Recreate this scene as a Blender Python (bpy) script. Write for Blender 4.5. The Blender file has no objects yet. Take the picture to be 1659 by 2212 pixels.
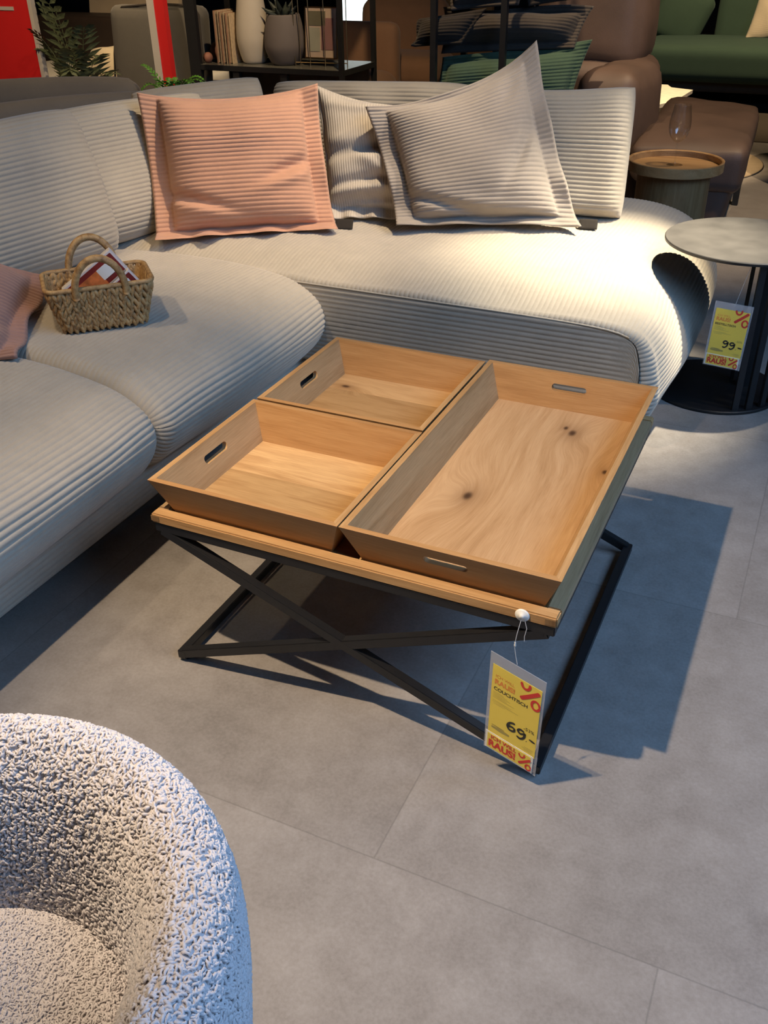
import bpy, bmesh, math, random
import numpy as np
from mathutils import Vector, Matrix
random.seed(7); rng = np.random.default_rng(7)
S = bpy.context.scene
COL = S.collection
PI = math.pi
ORG = {}

# ------------------------------------------------------------------ materials
def new_mat(name):
    m = bpy.data.materials.new(name); m.use_nodes = True
    nt = m.node_tree; nt.nodes.clear()
    out = nt.nodes.new('ShaderNodeOutputMaterial'); b = nt.nodes.new('ShaderNodeBsdfPrincipled')
    nt.links.new(b.outputs[0], out.inputs[0])
    return m, nt, b
def N(nt, t, **kw):
    n = nt.nodes.new(t)
    for k, v in kw.items(): setattr(n, k, v)
    return n
def L(nt, a, b): nt.links.new(a, b)
def math_n(nt, op, a, b=None, c=None):
    n = N(nt, 'ShaderNodeMath', operation=op)
    for i, v in enumerate((a, b, c)):
        if v is None: continue
        if isinstance(v, (int, float)): n.inputs[i].default_value = v
        else: L(nt, v, n.inputs[i])
    return n.outputs[0]
def ramp(nt, fac, stops):
    r = N(nt, 'ShaderNodeValToRGB'); e = r.color_ramp.elements
    while len(e) < len(stops): e.new(0.5)
    for i, (p, c) in enumerate(stops):
        e[i].position = p; e[i].color = (*c, 1) if len(c) == 3 else c
    L(nt, fac, r.inputs[0]); return r.outputs[0]
def noise(nt, vec, scale, detail=4, rough=.5, dist=0):
    n = N(nt, 'ShaderNodeTexNoise'); n.inputs['Scale'].default_value = scale
    n.inputs['Detail'].default_value = detail; n.inputs['Roughness'].default_value = rough
    n.inputs['Distortion'].default_value = dist
    if vec is not None: L(nt, vec, n.inputs['Vector'])
    return n.outputs[0]
def mixc(nt, fac, a, b, mode='MIX'):
    m = N(nt, 'ShaderNodeMix', data_type='RGBA', blend_type=mode)
    if isinstance(fac, (int, float)): m.inputs[0].default_value = fac
    else: L(nt, fac, m.inputs[0])
    for i, v in ((6, a), (7, b)):
        if isinstance(v, tuple): m.inputs[i].default_value = (*v, 1)
        else: L(nt, v, m.inputs[i])
    return m.outputs[2]
def objvec(nt, scale=(1, 1, 1), loc=(0, 0, 0)):
    t = N(nt, 'ShaderNodeTexCoord'); m = N(nt, 'ShaderNodeMapping')
    m.inputs['Scale'].default_value = scale; m.inputs['Location'].default_value = loc
    L(nt, t.outputs['Object'], m.inputs[0]); return m.outputs[0]
def bump(nt, b, h, strength, dist):
    n = N(nt, 'ShaderNodeBump'); n.inputs['Strength'].default_value = strength; n.inputs['Distance'].default_value = dist
    L(nt, h, n.inputs['Height']); L(nt, n.outputs[0], b.inputs['Normal'])

def plain(name, col, rough=.6, metal=0, spec=.5, var=.12, nscale=8):
    m, nt, b = new_mat(name)
    n = noise(nt, objvec(nt), nscale, 5)
    d = tuple(c * (1 - var) for c in col); u = tuple(min(1, c * (1 + var)) for c in col)
    L(nt, ramp(nt, n, [(.3, d), (.7, u)]), b.inputs['Base Color'])
    b.inputs['Roughness'].default_value = rough; b.inputs['Metallic'].default_value = metal
    b.inputs['Specular IOR Level'].default_value = spec
    return m
def fabric(name, col, sheen=.35, var=.13, nscale=7, fine=900, bstr=.25, tint=(1, .97, .93)):
    m, nt, b = new_mat(name)
    v = objvec(nt)
    n = math_n(nt, 'ADD', math_n(nt, 'MULTIPLY', noise(nt, v, nscale, 5, .6, .6), .55), math_n(nt, 'MULTIPLY', noise(nt, v, nscale * 3.4, 6, .65, 1.2), .45))
    d = tuple(c * (1 - var) for c in col); u = tuple(min(1, c * (1 + var)) for c in col)
    base = ramp(nt, n, [(.32, d), (.68, u)])
    f = noise(nt, v, fine, 2)
    base = mixc(nt, .35, base, ramp(nt, f, [(.3, tuple(c * .8 for c in col)), (.7, tuple(min(1, c * 1.15) for c in col))]))
    L(nt, base, b.inputs['Base Color'])
    b.inputs['Roughness'].default_value = .95; b.inputs['Specular IOR Level'].default_value = .15
    b.inputs['Sheen Weight'].default_value = sheen; b.inputs['Sheen Roughness'].default_value = .45
    b.inputs['Sheen Tint'].default_value = (*tint, 1)
    bump(nt, b, f, bstr, .0015)
    return m
def leather(name, col, rough=.45):
    m, nt, b = new_mat(name); v = objvec(nt)
    n = noise(nt, v, 5, 5)
    L(nt, ramp(nt, n, [(.3, tuple(c * .8 for c in col)), (.7, tuple(c * 1.15 for c in col))]), b.inputs['Base Color'])
    b.inputs['Roughness'].default_value = rough
    vo = N(nt, 'ShaderNodeTexVoronoi'); vo.inputs['Scale'].default_value = 260; L(nt, v, vo.inputs['Vector'])
    bump(nt, b, vo.outputs['Distance'], .25, .001)
    return m
def wood(name, axis=0, boards=None, knots=(), tone=1.0, light=(.53, .32, .142), mid=(.40, .222, .088), dark=(.26, .132, .046), off=0.0, cross=1):
    """procedural oak: grain runs along `axis`; boards = width of the glued strips; knots = (along, across, size)"""
    m, nt, b = new_mat(name)
    t = N(nt, 'ShaderNodeTexCoord'); sp = N(nt, 'ShaderNodeSeparateXYZ'); L(nt, t.outputs['Object'], sp.inputs[0])
    al = sp.outputs[axis]; ac = sp.outputs[cross]; th = sp.outputs[({0, 1, 2} - {axis, cross}).pop()]
    acw = ac; kmask = None
    for i, (ka, kc, ks) in enumerate(knots):
        da = math_n(nt, 'SUBTRACT', al, ka); dc = math_n(nt, 'SUBTRACT', ac, kc)
        d2 = math_n(nt, 'ADD', math_n(nt, 'POWER', math_n(nt, 'DIVIDE', math_n(nt, 'ABSOLUTE', da), ks * 5.0), 2.0),
                    math_n(nt, 'POWER', math_n(nt, 'DIVIDE', math_n(nt, 'ABSOLUTE', dc), ks * 2.2), 2.0))
        g = math_n(nt, 'EXPONENT', math_n(nt, 'MULTIPLY', d2, -1.0))
        acw = math_n(nt, 'ADD', acw, math_n(nt, 'MULTIPLY', g, ks * (2.6 if i % 2 else -2.6)))
        q = math_n(nt, 'ADD', math_n(nt, 'POWER', math_n(nt, 'DIVIDE', math_n(nt, 'ABSOLUTE', da), ks * .95), 2.0),
                   math_n(nt, 'POWER', math_n(nt, 'DIVIDE', math_n(nt, 'ABSOLUTE', dc), ks * .55), 2.0))
        k = math_n(nt, 'EXPONENT', math_n(nt, 'MULTIPLY', math_n(nt, 'POWER', math_n(nt, 'MULTIPLY', q, 2.6), 1.6), -1.0))
        hl = math_n(nt, 'EXPONENT', math_n(nt, 'MULTIPLY', q, -.30))
        kmask = k if kmask is None else math_n(nt, 'MAXIMUM', kmask, k)
        halo = hl if i == 0 else math_n(nt, 'MAXIMUM', halo, hl)
    cb = N(nt, 'ShaderNodeCombineXYZ')
    bo = None
    if boards:
        idx = math_n(nt, 'FLOOR', math_n(nt, 'DIVIDE', math_n(nt, 'ADD', ac, off + 5 * boards), boards))
        bo = math_n(nt, 'SUBTRACT', .95, math_n(nt, 'MULTIPLY', math_n(nt, 'MODULO', idx, 2.0), .72))
    A = math_n(nt, 'MULTIPLY', al, 2.2)
    if bo is not None: A = math_n(nt, 'ADD', A, math_n(nt, 'MULTIPLY', bo, 37.0))
    L(nt, A, cb.inputs[0]); L(nt, math_n(nt, 'MULTIPLY', acw, 26.0), cb.inputs[1]); L(nt, math_n(nt, 'ADD', math_n(nt, 'MULTIPLY', th, 26.0), off), cb.inputs[2])
    n1 = noise(nt, cb.outputs[0], 1.0, 6, .62, .9)
    cb2 = N(nt, 'ShaderNodeCombineXYZ')
    L(nt, math_n(nt, 'MULTIPLY', A, 8.0), cb2.inputs[0]); L(nt, math_n(nt, 'MULTIPLY', acw, 520.0), cb2.inputs[1]); L(nt, math_n(nt, 'MULTIPLY', th, 520.0), cb2.inputs[2])
    n2 = noise(nt, cb2.outputs[0], 1.0, 3, .6)
    s = lambda c: tuple(x * tone for x in c)
    base = ramp(nt, n1, [(.28, s(dark)), (.45, s(mid)), (.62, s(light)), (.8, s(mid))])
    base = mixc(nt, .35, base, ramp(nt, n2, [(.3, s(dark)), (.65, s(light))]))
    if bo is not None:
        base = mixc(nt, 1.0, base, ramp(nt, bo, [(0, (.72, .70, .66)), (.5, (.95, .95, .95)), (1, (1.18, 1.2, 1.24))]), 'MULTIPLY')
    if kmask is not None:
        base = mixc(nt, math_n(nt, 'MULTIPLY', halo, .55), base, (.20, .10, .042))
        base = mixc(nt, math_n(nt, 'MULTIPLY', kmask, .93), base, (.045, .02, .010))
    L(nt, base, b.inputs['Base Color'])
    b.inputs['Roughness'].default_value = .52; b.inputs['Specular IOR Level'].default_value = .35
    bump(nt, b, n2, .12, .0006)
    return m

M = {}
CREAM = (.42, .365, .29)
M['sofa'] = fabric('sofa_corduroy', CREAM, .4, .15, 6)
M['cushion'] = fabric('cushion_corduroy', (.385, .333, .262), .35, .10, 5)
M['pink'] = fabric('pink_corduroy', (.50, .27, .175), .35, .12, 6, tint=(1, .85, .75))
M['rose'] = fabric('rose_corduroy', (.36, .205, .16), .25, .12, 6, tint=(1, .85, .78))
M['taupe'] = fabric('taupe_corduroy', (.295, .252, .212), .35, .13, 6)
M['sand'] = fabric('sand_corduroy', (.46, .40, .33), .35, .15, 6)
M['charcoal'] = fabric('charcoal_corduroy', (.055, .046, .039), .15, .25, 6, tint=(.7, .75, .8))
M['black_cloth'] = fabric('black_cloth', (.030, .025, .021), .08, .25, 6)
M['green_cord'] = fabric('green_corduroy', (.05, .085, .058), .15, .2, 6, tint=(.7, .9, .75))
M['green_sofa'] = fabric('green_weave', (.055, .092, .062), .12, .1, 6, tint=(.7, .9, .75))
M['grey_sofa'] = fabric('grey_upholstery', (.17, .15, .125), .2, .12, 5)
M['dark_grey'] = fabric('dark_grey_upholstery', (.085, .078, .066), .2, .12, 5)
M['cream_cloth'] = fabric('cream_cloth', (.62, .52, .36), .2, .1, 8)
M['black_metal'] = plain('black_steel', (.010, .010, .011), .42, 0, .5, .1, 40)
M['black'] = plain('matt_black', (.008, .008, .008), .7)
M['brown_leather'] = leather('brown_leather', (.085, .053, .040), .6)
M['brown_cloth'] = fabric('brown_upholstery', (.21, .115, .065), .15, .1, 5)
M['dark_brown'] = leather('dark_brown_leather', (.028, .018, .013), .55)
M['red'] = plain('red_panel', (.50, .012, .012), .5, var=.03)
M['white'] = plain('white_lacquer', (.62, .58, .50), .5, var=.04)
M['grey_edge'] = plain('grey_panel_edge', (.42, .38, .33), .5, var=.04)
M['cream_top'] = plain('cream_stone', (.78, .70, .55), .5, var=.10, nscale=30)
M['vase_white'] = plain('matt_white_ceramic', (.40, .35, .28), .75, var=.05)
M['vase_grey'] = plain('matt_grey_ceramic', (.115, .095, .085), .8, var=.06)
M['terracotta'] = plain('terracotta_ceramic', (.19, .075, .045), .7)
M['paper'] = plain('paper_edges', (.46, .34, .20), .8, var=.18, nscale=60)
M['book'] = plain('book_cover', (.30, .16, .09), .7, var=.2, nscale=20)
M['leaf'] = plain('bright_leaf', (.11, .30, .03), .5, var=.3, nscale=30)
M['dark_leaf'] = plain('dull_leaf', (.075, .09, .04), .6, var=.3, nscale=20)
M['succulent'] = plain('dark_succulent', (.020, .026, .020), .5, var=.3, nscale=20)
M['soil'] = plain('soil', (.02, .014, .01), .9)
M['gold'] = plain('brass_wire', (.42, .30, .15), .35, 1.0)
M['beige_panel'] = plain('beige_panel', (.42, .33, .22), .6, var=.05)
M['tan'] = plain('tan_wood_panel', (.48, .22, .07), .5, var=.15)
M['rug'] = fabric('beige_rug', (.40, .31, .20), .1, .15, 20)
M['dark_rug'] = fabric('dark_brown_rug', (.075, .060, .045), .05, .15, 20)
M['wallpaint'] = plain('dark_wall_paint', (.060, .052, .044), .9, var=.05)
M['ceil'] = plain('ceiling_black', (.03, .03, .03), .9)
M['frame_white'] = plain('window_frame', (.5, .5, .5), .5)
M['yellow'] = plain('yellow_card', (.86, .66, .10), .5, var=.02)
M['ink_red'] = plain('red_print', (.66, .045, .035), .6, var=.03)
M['ink_orange'] = plain('orange_print', (.80, .28, .06), .6, var=.03)
M['ink_black'] = plain('black_ink', (.03, .028, .022), .6, var=.03)
M['ink_grey'] = plain('faded_ink', (.40, .32, .09), .6, var=.03)
M['ink_faint'] = plain('faint_ink', (.62, .49, .10), .6, var=.02)
M['card_white'] = plain('white_card', (.82, .80, .74), .5, var=.02)
M['nylon'] = plain('nylon_thread', (.6, .6, .6), .3)
M['box_white'] = plain('white_cardboard', (.72, .66, .62), .5, var=.04)
M['box_red'] = plain('dark_red_print', (.22, .025, .02), .5, var=.2, nscale=30)
M['box_orange'] = plain('orange_photo_print', (.62, .17, .045), .5, var=.45, nscale=45)
M['box_blue'] = plain('grey_blue_print', (.25, .26, .30), .5, var=.1)
M['stone_top'] = plain('grey_ceramic_slab', (.085, .078, .070), .5, var=.22, nscale=14)
M['side_oak'] = wood('side_table_oak', 0, None, (), .85, off=3.1)
M['drum_oak'] = wood('drum_oak', 2, None, (), .6, off=6.1)
M['dark_shelf'] = plain('dark_shelf_wood', (.040, .024, .016), .5, var=.25, nscale=10)
M['pic_olive'] = plain('picture_olive', (.10, .09, .055), .6)
M['pic_sage'] = plain('picture_sage', (.25, .24, .18), .6)
M['pic_plum'] = plain('picture_plum', (.19, .095, .09), .6)
M['pic_mount'] = plain('picture_mount', (.36, .27, .20), .6)

m, nt, b = new_mat('shelf_glass_top'); b.inputs['Base Color'].default_value = (.10, .095, .075, 1); b.inputs['Roughness'].default_value = .22
n = noise(nt, objvec(nt), 6, 3); L(nt, ramp(nt, n, [(.3, (.085, .075, .06)), (.7, (.12, .12, .10))]), b.inputs['Base Color']); M['shelf_top'] = m
m = bpy.data.materials.new('clear_glass'); m.use_nodes = True; nt = m.node_tree; nt.nodes.clear()
o = nt.nodes.new('ShaderNodeOutputMaterial'); mx = nt.nodes.new('ShaderNodeMixShader'); tr = nt.nodes.new('ShaderNodeBsdfTransparent'); gb = nt.nodes.new('ShaderNodeBsdfGlossy'); lw = nt.nodes.new('ShaderNodeLayerWeight')
gb.inputs['Roughness'].default_value = .03; lw.inputs['Blend'].default_value = .35
n = noise(nt, objvec(nt), 3, 2); L(nt, ramp(nt, n, [(.3, (.985, .985, .985)), (.7, (1, 1, 1))]), tr.inputs[0])
L(nt, math_n(nt, 'ADD', .05, math_n(nt, 'MULTIPLY', math_n(nt, 'POWER', lw.outputs['Facing'], 2.0), .6)), mx.inputs[0]); L(nt, tr.outputs[0], mx.inputs[1]); L(nt, gb.outputs[0], mx.inputs[2]); L(nt, mx.outputs[0], o.inputs[0]); M['glass'] = m
# clear thin plastic of the price sleeves and the window pane
def film(name, tint, fac, rough):
    m = bpy.data.materials.new(name); m.use_nodes = True; nt = m.node_tree; nt.nodes.clear()
    o = nt.nodes.new('ShaderNodeOutputMaterial'); mx = nt.nodes.new('ShaderNodeMixShader'); tr = nt.nodes.new('ShaderNodeBsdfTransparent')
    pb = nt.nodes.new('ShaderNodeBsdfPrincipled'); pb.inputs['Base Color'].default_value = (*tint, 1); pb.inputs['Roughness'].default_value = rough
    n = noise(nt, objvec(nt), 12, 2); mr = nt.nodes.new('ShaderNodeMapRange'); L(nt, n, mr.inputs[0])
    mr.inputs['To Min'].default_value = fac * .8; mr.inputs['To Max'].default_value = fac * 1.2
    L(nt, mr.outputs[0], mx.inputs[0]); L(nt, tr.outputs[0], mx.inputs[1]); L(nt, pb.outputs[0], mx.inputs[2]); L(nt, mx.outputs[0], o.inputs[0])
    return m
M['sleeve'] = film('clear_sleeve', (.75, .75, .78), .28, .25)
M['pane'] = film('window_glass', (.8, .85, .9), .06, .05)
# lit screen
m = bpy.data.materials.new('lit_screen'); m.use_nodes = True; nt = m.node_tree; nt.nodes.clear()
o = nt.nodes.new('ShaderNodeOutputMaterial'); e = nt.nodes.new('ShaderNodeEmission'); e.inputs[1].default_value = 2.2
n = noise(nt, objvec(nt), 2, 2); L(nt, ramp(nt, n, [(.3, (.75, .92, .92)), (.7, (.95, 1, .98))]), e.inputs[0]); L(nt, e.outputs[0], o.inputs[0]); M['screen'] = m
# floor: vinyl stone tiles
m, nt, b = new_mat('stone_vinyl_floor')
t = N(nt, 'ShaderNodeTexCoord'); sp = N(nt, 'ShaderNodeSeparateXYZ'); L(nt, t.outputs['Object'], sp.inputs[0])
PY, PX = .897, .94
ry = math_n(nt, 'DIVIDE', math_n(nt, 'ADD', sp.outputs[1], 4 + .275 + PY * 20), PY)
row = math_n(nt, 'FLOOR', ry); fy = math_n(nt, 'SUBTRACT', ry, row)
par = math_n(nt, 'MODULO', row, 2.0)
rx = math_n(nt, 'ADD', math_n(nt, 'DIVIDE', math_n(nt, 'ADD', sp.outputs[0], -3.2 - .595 + PX * 20), PX), math_n(nt, 'MULTIPLY', par, .5))
cx = math_n(nt, 'FLOOR', rx); fx = math_n(nt, 'SUBTRACT', rx, cx)
ex = math_n(nt, 'MULTIPLY', math_n(nt, 'MINIMUM', fx, math_n(nt, 'SUBTRACT', 1.0, fx)), PX)
ey = math_n(nt, 'MULTIPLY', math_n(nt, 'MINIMUM', fy, math_n(nt, 'SUBTRACT', 1.0, fy)), PY)
edge = math_n(nt, 'MINIMUM', ex, ey)
joint = math_n(nt, 'SUBTRACT', 1.0, math_n(nt, 'MINIMUM', math_n(nt, 'DIVIDE', edge, .0022), 1.0))
wn = N(nt, 'ShaderNodeTexWhiteNoise', noise_dimensions='2D'); cb = N(nt, 'ShaderNodeCombineXYZ'); L(nt, cx, cb.inputs[0]); L(nt, row, cb.inputs[1]); L(nt, cb.outputs[0], wn.inputs['Vector'])
cb3 = N(nt, 'ShaderNodeCombineXYZ'); L(nt, sp.outputs[0], cb3.inputs[0]); L(nt, sp.outputs[1], cb3.inputs[1]); L(nt, math_n(nt, 'MULTIPLY', wn.outputs['Value'], 50.0), cb3.inputs[2])
n1 = noise(nt, cb3.outputs[0], 3.2, 8, .62, .4); n2 = noise(nt, cb3.outputs[0], 17, 6, .6, .2); n3 = noise(nt, cb3.outputs[0], 160, 3, .6)
c = ramp(nt, n1, [(.3, (.165, .142, .122)), (.5, (.24, .210, .185)), (.70, (.325, .292, .262))])
c = mixc(nt, .35, c, ramp(nt, n2, [(.3, (.19, .17, .155)), (.7, (.38, .355, .33))]))
c = mixc(nt, .22, c, ramp(nt, n3, [(.3, (.18, .165, .15)), (.7, (.40, .375, .35))]))
c = mixc(nt, 1.0, c, ramp(nt, wn.outputs['Value'], [(0, (.94, .94, .94)), (1, (1.05, 1.05, 1.05))]), 'MULTIPLY')
n4 = noise(nt, cb3.outputs[0], 7.0, 2, .5); 
stain = ramp(nt, n4, [(.74, (0, 0, 0)), (.80, (1, 1, 1))])
c = mixc(nt, math_n(nt, 'MULTIPLY', stain, .35), c, (.09, .085, .085))
c = mixc(nt, math_n(nt, 'MULTIPLY', joint, .38), c, (.07, .063, .058))
L(nt, c, b.inputs['Base Color'])
L(nt, ramp(nt, n2, [(.3, (.40, .40, .40)), (.7, (.52, .52, .52))]), b.inputs['Roughness'])
b.inputs['Specular IOR Level'].default_value = .42
bump(nt, b, n3, .12, .0008)
M['floor'] = m
# basket straw
m, nt, b = new_mat('water_hyacinth'); v = objvec(nt)
n = noise(nt, v, 70, 3, .6); n2 = noise(nt, v, 420, 3)
c = ramp(nt, n, [(.32, (.17, .075, .022)), (.5, (.42, .235, .085)), (.7, (.56, .36, .15))])
c = mixc(nt, .3, c, ramp(nt, n2, [(.3, (.25, .12, .04)), (.7, (.6, .4, .18))]))
L(nt, c, b.inputs['Base Color']); b.inputs['Roughness'].default_value = .6; bump(nt, b, n2, .3, .001); M['straw'] = m
# boucle
M['boucle'] = fabric('boucle_wool', (.60, .56, .555), .3, .05, 9, 500, .2, tint=(1, 1, 1))
M['boucle_base'] = fabric('boucle_backing', (.55, .51, .505), .2, .05, 9, 500, .2, tint=(1, 1, 1))

# ------------------------------------------------------------------ object helpers
def link(o): COL.objects.link(o); return o
def thing(name, loc, label, cat, group=None):
    o = link(bpy.data.objects.new(name, None)); o.location = loc; o.empty_display_size = .05
    o['label'] = label; o['category'] = cat
    if group: o['group'] = group
    ORG[o.name] = Vector(loc); return o
def to_mesh(name, V, F, mat, smooth=True):
    me = bpy.data.meshes.new(name)
    V = np.asarray(V, float).reshape(-1, 3)
    me.from_pydata(V.tolist(), [], F if isinstance(F, list) else F.tolist())
    me.materials.append(mat)
    if smooth: me.polygons.foreach_set('use_smooth', [True] * len(me.polygons))
    me.update(); return me
def part(name, V, F, mat, root=None, smooth=True, label=None, cat=None, group=None, kind=None, fix=False):
    V = np.asarray(V, float).reshape(-1, 3)
    o0 = ORG[root.name] if root is not None else Vector(((V[:, 0].min() + V[:, 0].max()) / 2, (V[:, 1].min() + V[:, 1].max()) / 2, V[:, 2].min()))
    me = to_mesh(name, V - np.array(o0), F, mat, smooth)
    if fix:
        bm = bmesh.new(); bm.from_mesh(me); bmesh.ops.remove_doubles(bm, verts=bm.verts, dist=1e-5)
        bmesh.ops.recalc_face_normals(bm, faces=bm.faces); bm.to_mesh(me); bm.free()
        if smooth: me.polygons.foreach_set('use_smooth', [True] * len(me.polygons))
    o = link(bpy.data.objects.new(name, me))
    if root is not None: o.parent = root
    else: o.location = o0
    ORG[o.name] = o0
    if label: o['label'] = label
    if cat: o['category'] = cat
    if group: o['group'] = group
    if kind: o['kind'] = kind
    return o
def grid_faces(nu, nv, cu=False, cv=False, base=0):
    a, b = (nu if cu else nu - 1), (nv if cv else nv - 1)
    i, j = np.meshgrid(np.arange(a), np.arange(b), indexing='ij'); i = i.ravel(); j = j.ravel()
    i2 = (i + 1) % nu; j2 = (j + 1) % nv
    return np.stack([i * nv + j, i2 * nv + j, i2 * nv + j2, i * nv + j2], 1) + base
class MB:
    def __init__(s): s.V = []; s.F = []; s.n = 0
    def add(s, V, F):
        V = np.asarray(V, float).reshape(-1, 3)
        s.V.append(V); s.F += [[int(k) + s.n for k in f] for f in F]; s.n += len(V)
    def box(s, c, size, R=None, bev=0):
        bm = bmesh.new(); bmesh.ops.create_cube(bm, size=1)
        for v in bm.verts: v.co = Vector((v.co.x * size[0], v.co.y * size[1], v.co.z * size[2]))
        if bev: bmesh.ops.bevel(bm, geom=bm.edges[:], offset=bev, segments=2, affect='EDGES')
        if R is not None: bm.transform(R.to_4x4())
        bm.transform(Matrix.Translation(c)); s.bm(bm); return s
    def bm(s, bm):
        bm.verts.index_update()
        s.add([v.co[:] for v in bm.verts], [[v.index for v in f.verts] for f in bm.faces]); bm.free()
    def bar(s, a, b, w, h, up=(0, 0, 1), bev=.0015):
        a = Vector(a); b = Vector(b); d = (b - a); ln = d.length; d.normalize()
        u = Vector(up); r = d.cross(u).normalized(); u = r.cross(d)
        R = Matrix((d, r, u)).transposed(); return s.box((a + b) / 2, (ln, w, h), R, bev)
    def tube(s, pts, r, n=8, cap=True, closed=False):
        P = np.array(pts, float); m = len(P); rr = np.full(m, r) if np.isscalar(r) else np.array(r, float)
        if closed: T = np.roll(P, -1, 0) - np.roll(P, 1, 0)
        else: T = np.gradient(P, axis=0)
        T /= np.linalg.norm(T, axis=1)[:, None] + 1e-12
        u = np.cross(T[0], [0, 0, 1.0]); 
        if np.linalg.norm(u) < .05: u = np.cross(T[0], [1.0, 0, 0])
        V = []
        for k in range(m):
            u = u - T[k] * (u @ T[k]); u /= np.linalg.norm(u) + 1e-12; w = np.cross(T[k], u)
            a = np.linspace(0, 2 * PI, n, endpoint=False)
            V.append(P[k] + rr[k] * (np.cos(a)[:, None] * u + np.sin(a)[:, None] * w))
        F = grid_faces(m, n, closed, True).tolist()
        if cap and not closed: F += [list(range(n))[::-1], [(m - 1) * n + i for i in range(n)]]
        s.add(np.concatenate(V), F); return s
    def lathe(s, prof, c=(0, 0, 0), n=48, a0=0, a1=2 * PI):
        full = abs(a1 - a0 - 2 * PI) < 1e-6
        a = np.linspace(a0, a1, n, endpoint=not full); P = np.array(prof, float)
        V = np.stack([c[0] + P[None, :, 0] * np.cos(a)[:, None], c[1] + P[None, :, 0] * np.sin(a)[:, None], c[2] + np.repeat(P[None, :, 1], n, 0)], -1)
        s.add(V, grid_faces(n, len(P), full, False).tolist()); return s
    def build(s, name, mat, root=None, smooth=False, **k):
        return part(name, np.concatenate(s.V), s.F, mat, root, smooth, **k)
def autosmooth(o, ang=35):
    me = o.data; me.polygons.foreach_set('use_smooth', [True] * len(me.polygons))
    bm = bmesh.new(); bm.from_mesh(me)
    for e in bm.edges:
        if len(e.link_faces) == 2 and e.calc_face_angle(0) > math.radians(ang): e.smooth = False
    bm.to_mesh(me); bm.free(); return o
def ridge(t, p=.55): return np.abs(np.sin(PI * t)) ** p
def smoothstep(a, b, x): t = np.clip((x - a) / (b - a), 0, 1); return t * t * (3 - 2 * t)
def lump(P, amp, sc, seed):
    r = np.random.default_rng(seed); out = np.zeros(P.shape[:-1])
    for _ in range(7):
        k = r.normal(size=3) * sc; out += np.sin(P @ k + r.uniform(0, 6.28))
    return out * amp / 2.6
RP = .0142

def grid_normals(P):
    du = np.gradient(P, axis=0); dv = np.gradient(P, axis=1); n = np.cross(du, dv)
    return n / (np.linalg.norm(n, axis=-1)[..., None] + 1e-12)

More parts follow.
